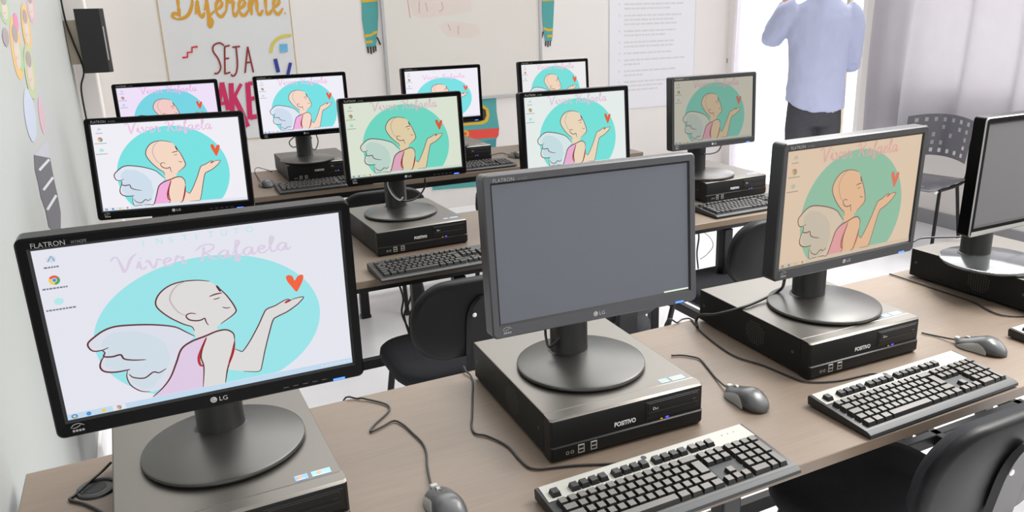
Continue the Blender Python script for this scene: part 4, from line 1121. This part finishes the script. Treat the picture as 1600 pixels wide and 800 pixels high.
for nm, cu, cv, A, B, ci, face in (('green_oval', 7, 12, 26, 8, 0, 1), ('orange_oval', 26, 75, 50, 8.5, 1, 1), ('magenta_oval', 25, 35, 15, 3.6, 2, 0), ('orange_oval', 41, 43, 38, 6.5, 1, 1), ('rose_oval', 48, 10, 26, 6, 3, 1),
                         ('grey_oval', 9, 58, 15, 5, 7, 0), ('olive_oval', 47, 112, 43, 8, 4, 1), ('lavender_oval', 47, 180, 42, 8.5, 5, 0), ('pink_oval', 65, 180, 29, 4, 3, 0), ('green_oval', 33, 90, 22, 4, 0, 0)):
    bm = bmesh.new(); k = random.random()*2
    ell(bm, cu, cv, A, B, k, 0)
    if face:
        ell(bm, cu+.5, cv+3, A*.62, B*.55, k+1, 1); ell(bm, cu-.13*A*.4, cv-A*.45, A*.3, B*.5, k+1.6, 2)
        ribbon(bm, [(cu-1, cv+A*.25), (cu+1, cv+A*.35), (cu+3, cv+A*.22)], .7, lambda u, v: wl(u, v, k+2), 3, 3)
    o = obj(nm, bm, [dm[ci], dm[6], dm[7], dm[8]]); loc(o, t)
bm = bmesh.new()
poly(bm, [wl(u, v, 1) for u, v in ((73.6,218.5),(53,242),(54.6,266),(59.4,285),(64,309),(71,328),(76,354),(84.6,363.5),(95,363.5),(95,332),(90,304),(85.5,285),(78.4,247))], 0)
poly(bm, [wl(u, v, 1.5) for u, v in ((73.6,218.5),(53,242),(78.4,247))], 2)
for q in ((61.5,266,77,249), (68,297,83,277), (74,328,88,305)): ribbon(bm, [(q[0], q[1]), (q[2], q[3])], 4, lambda u, v: wl(u, v, 2), 1, 0)
o = obj('striped_tip', bm, [mat('tip_grey', (88, 88, 94), .6), mat('tip_stripe', (190, 190, 192), .6), mat('tip_light', (168, 168, 178), .6)]); loc(o, t)

# ------------------------------------------------------------------ curtains
def curtain_mat(name, rgb, trans=.35, clear=0.):
    m = bpy.data.materials.new(name); m.use_nodes = True; nt = m.node_tree; nt.nodes.clear()
    out = nt.nodes.new('ShaderNodeOutputMaterial'); d = nt.nodes.new('ShaderNodeBsdfDiffuse'); tr = nt.nodes.new('ShaderNodeBsdfTranslucent'); mx = nt.nodes.new('ShaderNodeMixShader')
    n = nt.nodes.new('ShaderNodeTexNoise'); n.inputs['Scale'].default_value = 12; tc = nt.nodes.new('ShaderNodeTexCoord'); nt.links.new(tc.outputs['Object'], n.inputs['Vector'])
    rm = nt.nodes.new('ShaderNodeMix'); rm.data_type = 'RGBA'; c = lin(rgb)
    rm.inputs[6].default_value = (*[x*.96 for x in c], 1); rm.inputs[7].default_value = (*[x*1.04 for x in c], 1)
    nt.links.new(n.outputs[0], rm.inputs[0]); nt.links.new(rm.outputs[2], d.inputs[0]); nt.links.new(rm.outputs[2], tr.inputs[0])
    mx.inputs[0].default_value = trans; nt.links.new(d.outputs[0], mx.inputs[1]); nt.links.new(tr.outputs[0], mx.inputs[2])
    last = mx
    if clear > 0:
        tp = nt.nodes.new('ShaderNodeBsdfTransparent'); m2 = nt.nodes.new('ShaderNodeMixShader'); m2.inputs[0].default_value = clear
        nt.links.new(mx.outputs[0], m2.inputs[1]); nt.links.new(tp.outputs[0], m2.inputs[2]); last = m2
    nt.links.new(last.outputs[0], out.inputs[0]); return m
def drape(y0, y1, x, z0, z1, amp, folds, seed, flare=0.):
    bm = bmesh.new(); R = random.Random(seed); N = 240; ph = [R.uniform(0, 6.28) for _ in range(4)]
    rows = []
    for k in range(13):
        s = k/12; z = z1+(z0-z1)*s; row = []
        for i in range(N+1):
            q = i/N; y = y0+(y1-y0)*q
            y += flare*s*(q-.3)
            th = 2*PI*folds*q+ph[0]+.7*math.sin(2*PI*q*2.3+ph[1])
            w = math.sin(th+.75*math.sin(th))
            dx = amp*(.75+.35*s)*w*(.7+.3*math.sin(2*PI*q*1.7+ph[2]))+.012*math.sin(9*q+4*s+ph[3])
            row.append(bm.verts.new((x+dx, y+.02*math.sin(3*s+7*q)*s, z+.012*math.sin(30*q)*(s > .99))))
        rows.append(row)
    for a, b in zip(rows, rows[1:]):
        for i in range(N): bm.faces.new((a[i], a[i+1], b[i+1], b[i]))
    return bm
M_curt = curtain_mat('grey_curtain_cloth', (192, 189, 195), .36)
t = thing('curtain', 'long grey curtain hanging in folds over the right wall window', 'curtain', (XR-.08, 3., .6))
o = obj('cloth', drape(1.6, 4.30, XR-.12, .60, 2.34, .07, 7.5, 5, .035), M_curt, None, True); loc(o, t)
bm = bmesh.new(); tube(bm, [(XR-.12, -.2, 2.36), (XR-.12, 4.5, 2.36)], .014, 12, 0); o = obj('rod', bm, M_alu, None, True, 50); loc(o, t)
M_sheer = curtain_mat('white_sheer_cloth', (240, 238, 246), .6, .25)
o = obj('sheer_curtain', drape(5.45, 5.9, XR-.05, .06, 2.3, .03, 6, 9), M_sheer, None, True)
tag(o, 'thin white sheer curtain at the bright doorway by the back wall', 'curtain')

# ------------------------------------------------------------------ man at the doorway
def ellip(c, rx, ry, n=20, rot=0., tilt=0., pw=1.):
    out = []
    for i in range(n):
        a = 2*PI*i/n; x = rx*math.copysign(abs(math.cos(a))**pw, math.cos(a)); y = ry*math.copysign(abs(math.sin(a))**pw, math.sin(a))
        out.append((c[0]+x*math.cos(rot)-y*math.sin(rot), c[1]+x*math.sin(rot)+y*math.cos(rot), c[2]+tilt*y))
    return out
def remeshed(name, bm, m, parent, vox, smooth=6):
    o = obj(name, bm, m, parent, True)
    r = o.modifiers.new('one_surface', 'REMESH'); r.mode = 'VOXEL'; r.voxel_size = vox; r.use_smooth_shade = True
    s = o.modifiers.new('soften', 'SMOOTH'); s.iterations = smooth; s.factor = .5
    return o
mc_ = CAM + ray(1271, 180)*4.95
fwd = Vector((.40, .917, 0)); ang = math.atan2(-fwd.x, fwd.y)
man = thing('person', 'man in pale blue shirt and dark trousers, back turned, hand raised to face', 'person', (mc_.x, mc_.y, 0), ang); man.scale = (.97, 1.0, 1.06)
SH = [Vector((-.195, 0, 1.435)), Vector((.195, 0, 1.435))]
EL = [Vector((-.265, .12, 1.265)), Vector((.235, .03, 1.13))]
WR = [Vector((-.15, .20, 1.48)), Vector((.16, .27, 1.14))]
def limb(bm, pts, rs, seg=14, n=5): tube(bm, pts, rs, seg, n)
bm = bmesh.new()
# trunk, legs, neck, head in one skin-coloured body
loft(bm, [ellip((0, 0, .86), .15, .105), ellip((0, 0, .98), .155, .105), ellip((0, .0, 1.12), .14, .095), ellip((0, 0, 1.28), .165, .105), ellip((0, -.005, 1.40), .165, .095), ellip((0, -.01, 1.47), .09, .07), ellip((0, 0, 1.50), .055, .058)])
for s in (-1, 1):
    limb(bm, [(s*.085, 0, .9), (s*.095, .01, .5), (s*.1, -.01, .28), (s*.1, -.015, .07)], [.085, .07, .05, .05, .045, .034])
    limb(bm, [(s*.1, -.06, .04), (s*.105, .05, .035), (s*.11, .15, .025)], [.035, .04, .025], 10, 3)
limb(bm, [(0, -.01, 1.44), (0, .005, 1.6)], [.062, .055])
hd = Vector((0, .025, 1.675))
loft(bm, [[tuple(Vector(p)+Vector((0, 0, 0))) for p in ellip((hd.x, hd.y+dy, hd.z+z), rx, ry)] for z, rx, ry, dy in ((-.125, .03, .04, .03), (-.11, .045, .06, .02), (-.07, .062, .082, .008), (-.02, .072, .094, 0), (.03, .076, .098, -.004), (.075, .066, .085, -.008), (.105, .04, .05, -.01), (.117, .01, .012, -.01))])
limb(bm, [hd+Vector((0, .085, .02)), hd+Vector((0, .112, -.025)), hd+Vector((0, .09, -.035))], [.008, .014, .01], 8, 3)       # nose
for s in (-1, 1):
    loft(bm, [[(hd.x+s*(.074+.006*k), hd.y-.01+.012*math.sin(q)-.004*k, hd.z-.005+.03*math.cos(q)) for q in [2*PI*i/10 for i in range(10)]] for k in (0, 1, 2)])
    bmesh.ops.create_uvsphere(bm, u_segments=10, v_segments=8, radius=.011, matrix=Matrix.Translation(hd+Vector((s*.03, .083, .018))))
limb(bm, [hd+Vector((-.024, .082, -.062)), hd+Vector((0, .09, -.06)), hd+Vector((.024, .082, -.062))], .007, 8, 3)                 # mouth
for k in (0, 1):
    limb(bm, [SH[k], (SH[k]+EL[k])/2, EL[k]], [.05, .045, .04]); limb(bm, [EL[k], (EL[k]+WR[k])/2, WR[k]], [.04, .036, .026])
    d = (WR[k]-EL[k]).normalized(); sd = d.cross(Vector((0, 1, 0) if k == 0 else (0, 0, 1))).normalized(); nrm = sd.cross(d)
    pc_ = WR[k]+d*.05
    loft(bm, [[tuple(WR[k]+d*q+sd*(w*math.cos(a))+nrm*(.013*math.sin(a))) for a in [2*PI*i/12 for i in range(12)]] for q, w in ((-.01, .024), (.03, .036), (.07, .041), (.095, .038))])
    for i, (off, ln) in enumerate(((-.030, .065), (-.010, .078), (.010, .073), (.029, .058))):
        b0 = WR[k]+d*.085+sd*off; bend = -nrm if k == 0 else -nrm
        limb(bm, [b0, b0+d*ln*.45+bend*.006, b0+d*ln*.8+bend*.024, b0+d*ln*.9+bend*.045], [.0095, .009, .008, .007], 8, 3)
    b0 = WR[k]+d*.025-sd*.028
    limb(bm, [b0, b0-sd*.03+d*.02+(-nrm)*.008, b0-sd*.036+d*.055-nrm*.022], [.013, .0105, .008], 8, 3)
remeshed('body', bm, M_skin, man, .0065, 2)
# shirt
bm = bmesh.new()
n = 28
loft(bm, [ellip((-.0, .0, .865), .188, .132, n, pw=.9), ellip((0, 0, .96), .187, .13, n, pw=.9), ellip((0, .0, 1.05), .182, .125, n, pw=.9), ellip((.0, -.005, 1.17), .184, .123, n), ellip((0, -.01, 1.29), .2, .125, n), ellip((0, -.015, 1.38), .205, .115, n), ellip((0, -.015, 1.435), .185, .095, n), ellip((0, -.012, 1.475), .115, .075, n), ellip((0, -.008, 1.505), .07, .065, n)])
for v in bm.verts:      # curved shirt tail
    if v.co.z < .90: v.co.z += .055*(abs(v.co.x)/.18)**2*(1 if v.co.x < 0 else .35) - (.012 if v.co.y < 0 else 0)
limb(bm, [(-.15, -.01, 1.43), (-.2, .02, 1.40), (-.235, .07, 1.33), EL[0]+Vector((-.005, 0, -.005))], [.07, .079, .07, .063])
limb(bm, [EL[0]+Vector((-.012, -.01, -.012)), EL[0]+Vector((.03, .04, .05)), (EL[0]+WR[0])/2, WR[0]-(WR[0]-EL[0])*.08], [.052, .06, .054, .042])
limb(bm, [(.15, -.01, 1.42), (.205, -.01, 1.37), (.222, 0, 1.26), EL[1]], [.068, .068, .058, .052])
limb(bm, [EL[1]+Vector((0, -.02, -.005)), EL[1]+Vector((0, .05, -.005)), WR[1]-(WR[1]-EL[1])*.1], [.05, .056, .042])
# soft crumples
rr_ = random.Random(3)
sh = remeshed('shirt', bm, M_shirt, man, .011, 5)
tx = bpy.data.textures.new('crumple', 'CLOUDS'); tx.noise_scale = .11; tx.noise_depth = 2
dm_ = sh.modifiers.new('crumple', 'DISPLACE'); dm_.texture = tx; dm_.strength = .022; dm_.mid_level = .5; dm_.texture_coords = 'LOCAL'
bm = bmesh.new()
loft(bm, [ellip((0, 0, .78), .165, .12, n), ellip((0, 0, .86), .172, .125, n), ellip((0, 0, .95), .165, .115, n), ellip((0, 0, 1.0), .155, .105, n)])
for s in (-1, 1): limb(bm, [(s*.082, 0, .86), (s*.088, 0, .72), (s*.097, .005, .48), (s*.1, -.01, .28), (s*.102, -.01, .05)], [.09, .092, .075, .066, .063, .062], 18)
remeshed('trousers', bm, M_trous, man, .011, 4)
bm = bmesh.new()
loft(bm, [[(hd.x+x, hd.y-.012+y, hd.z+z) for x, y, z in [(rx*math.cos(2*PI*i/20), ry*math.sin(2*PI*i/20) if math.sin(2*PI*i/20) < 0 else ry*fy*math.sin(2*PI*i/20), zz) for i in range(20)]] for zz, rx, ry, fy in ((-.07, .066, .084, .1), (-.02, .078, .098, .1), (.03, .082, .102, .55), (.075, .072, .09, .95), (.108, .047, .058, 1), (.125, .012, .014, 1))])
obj('hair', bm, M_hair, man, True, 60)
for s in (-1, 1):
    bm = bmesh.new(); loft(bm, [[(s*.105+rx*math.cos(2*PI*i/16), yy, .001+max(0, h*(.5+.5*math.sin(2*PI*i/16)))) for i in range(16)] for yy, rx, h in ((-.09, .02, .06), (-.07, .037, .085), (0, .042, .095), (.08, .05, .07), (.15, .045, .05), (.185, .02, .03))])
    obj('shoe', bm, M_shoe, man, True, 50)

# ------------------------------------------------------------------ light
w = bpy.data.worlds.new('daylight'); scene.world = w; w.use_nodes = True
nt = w.node_tree; bg = nt.nodes['Background']
tc = nt.nodes.new('ShaderNodeTexCoord')
def lobe(d, a, b, amount):
    dt = nt.nodes.new('ShaderNodeVectorMath'); dt.operation = 'DOT_PRODUCT'; dt.inputs[1].default_value = Vector(d).normalized()
    nt.links.new(tc.outputs['Generated'], dt.inputs[0])
    mr = nt.nodes.new('ShaderNodeMapRange'); mr.interpolation_type = 'SMOOTHSTEP'
    mr.inputs[1].default_value = a; mr.inputs[2].default_value = b; mr.inputs[3].default_value = 0; mr.inputs[4].default_value = amount
    nt.links.new(dt.outputs['Value'], mr.inputs[0]); return mr.outputs[0]
def plus(a, b):
    m = nt.nodes.new('ShaderNodeMath'); m.operation = 'ADD'; nt.links.new(a, m.inputs[0])
    if isinstance(b, float): m.inputs[1].default_value = b
    else: nt.links.new(b, m.inputs[1])
    return m.outputs[0]
# open sky: bright towards the window side, even behind the viewer, dimmer above the back wall
tot = plus(plus(lobe((.78, .42, .62), .30, .97, 3.9), lobe((-.05, -1, .35), -.15, .5, .46)), .42)
nt.links.new(tot, bg.inputs['Strength'])
bg.inputs['Color'].default_value = (1., .985, .97, 1)
sun = bpy.data.lights.new('sun', 'SUN'); sun.energy = .8; sun.angle = .3; so = bpy.data.objects.new('sun', sun); COL.objects.link(so)
so.rotation_euler = Vector((-.55, -.25, -.8)).to_track_quat('-Z', 'Y').to_euler()
fill = bpy.data.lights.new('fill_light', 'AREA'); fill.shape = 'RECTANGLE'; fill.size = 1.8; fill.size_y = 1.0; fill.energy = 75; fill.spread = 1.9; fill.color = (1, .98, .95)  # unseen fill added to brighten the right-hand desk; no fixture modelled
lo = bpy.data.objects.new('fill_light', fill); COL.objects.link(lo); lo.location = (2.75, 1.2, 2.7); lo.rotation_euler = Vector((-.12, .05, -1)).to_track_quat('-Z', 'Y').to_euler()
scene.view_settings.view_transform = 'Standard'; scene.view_settings.look = 'None'; scene.view_settings.exposure = 0; scene.view_settings.gamma = 1
scene.render.film_transparent = False
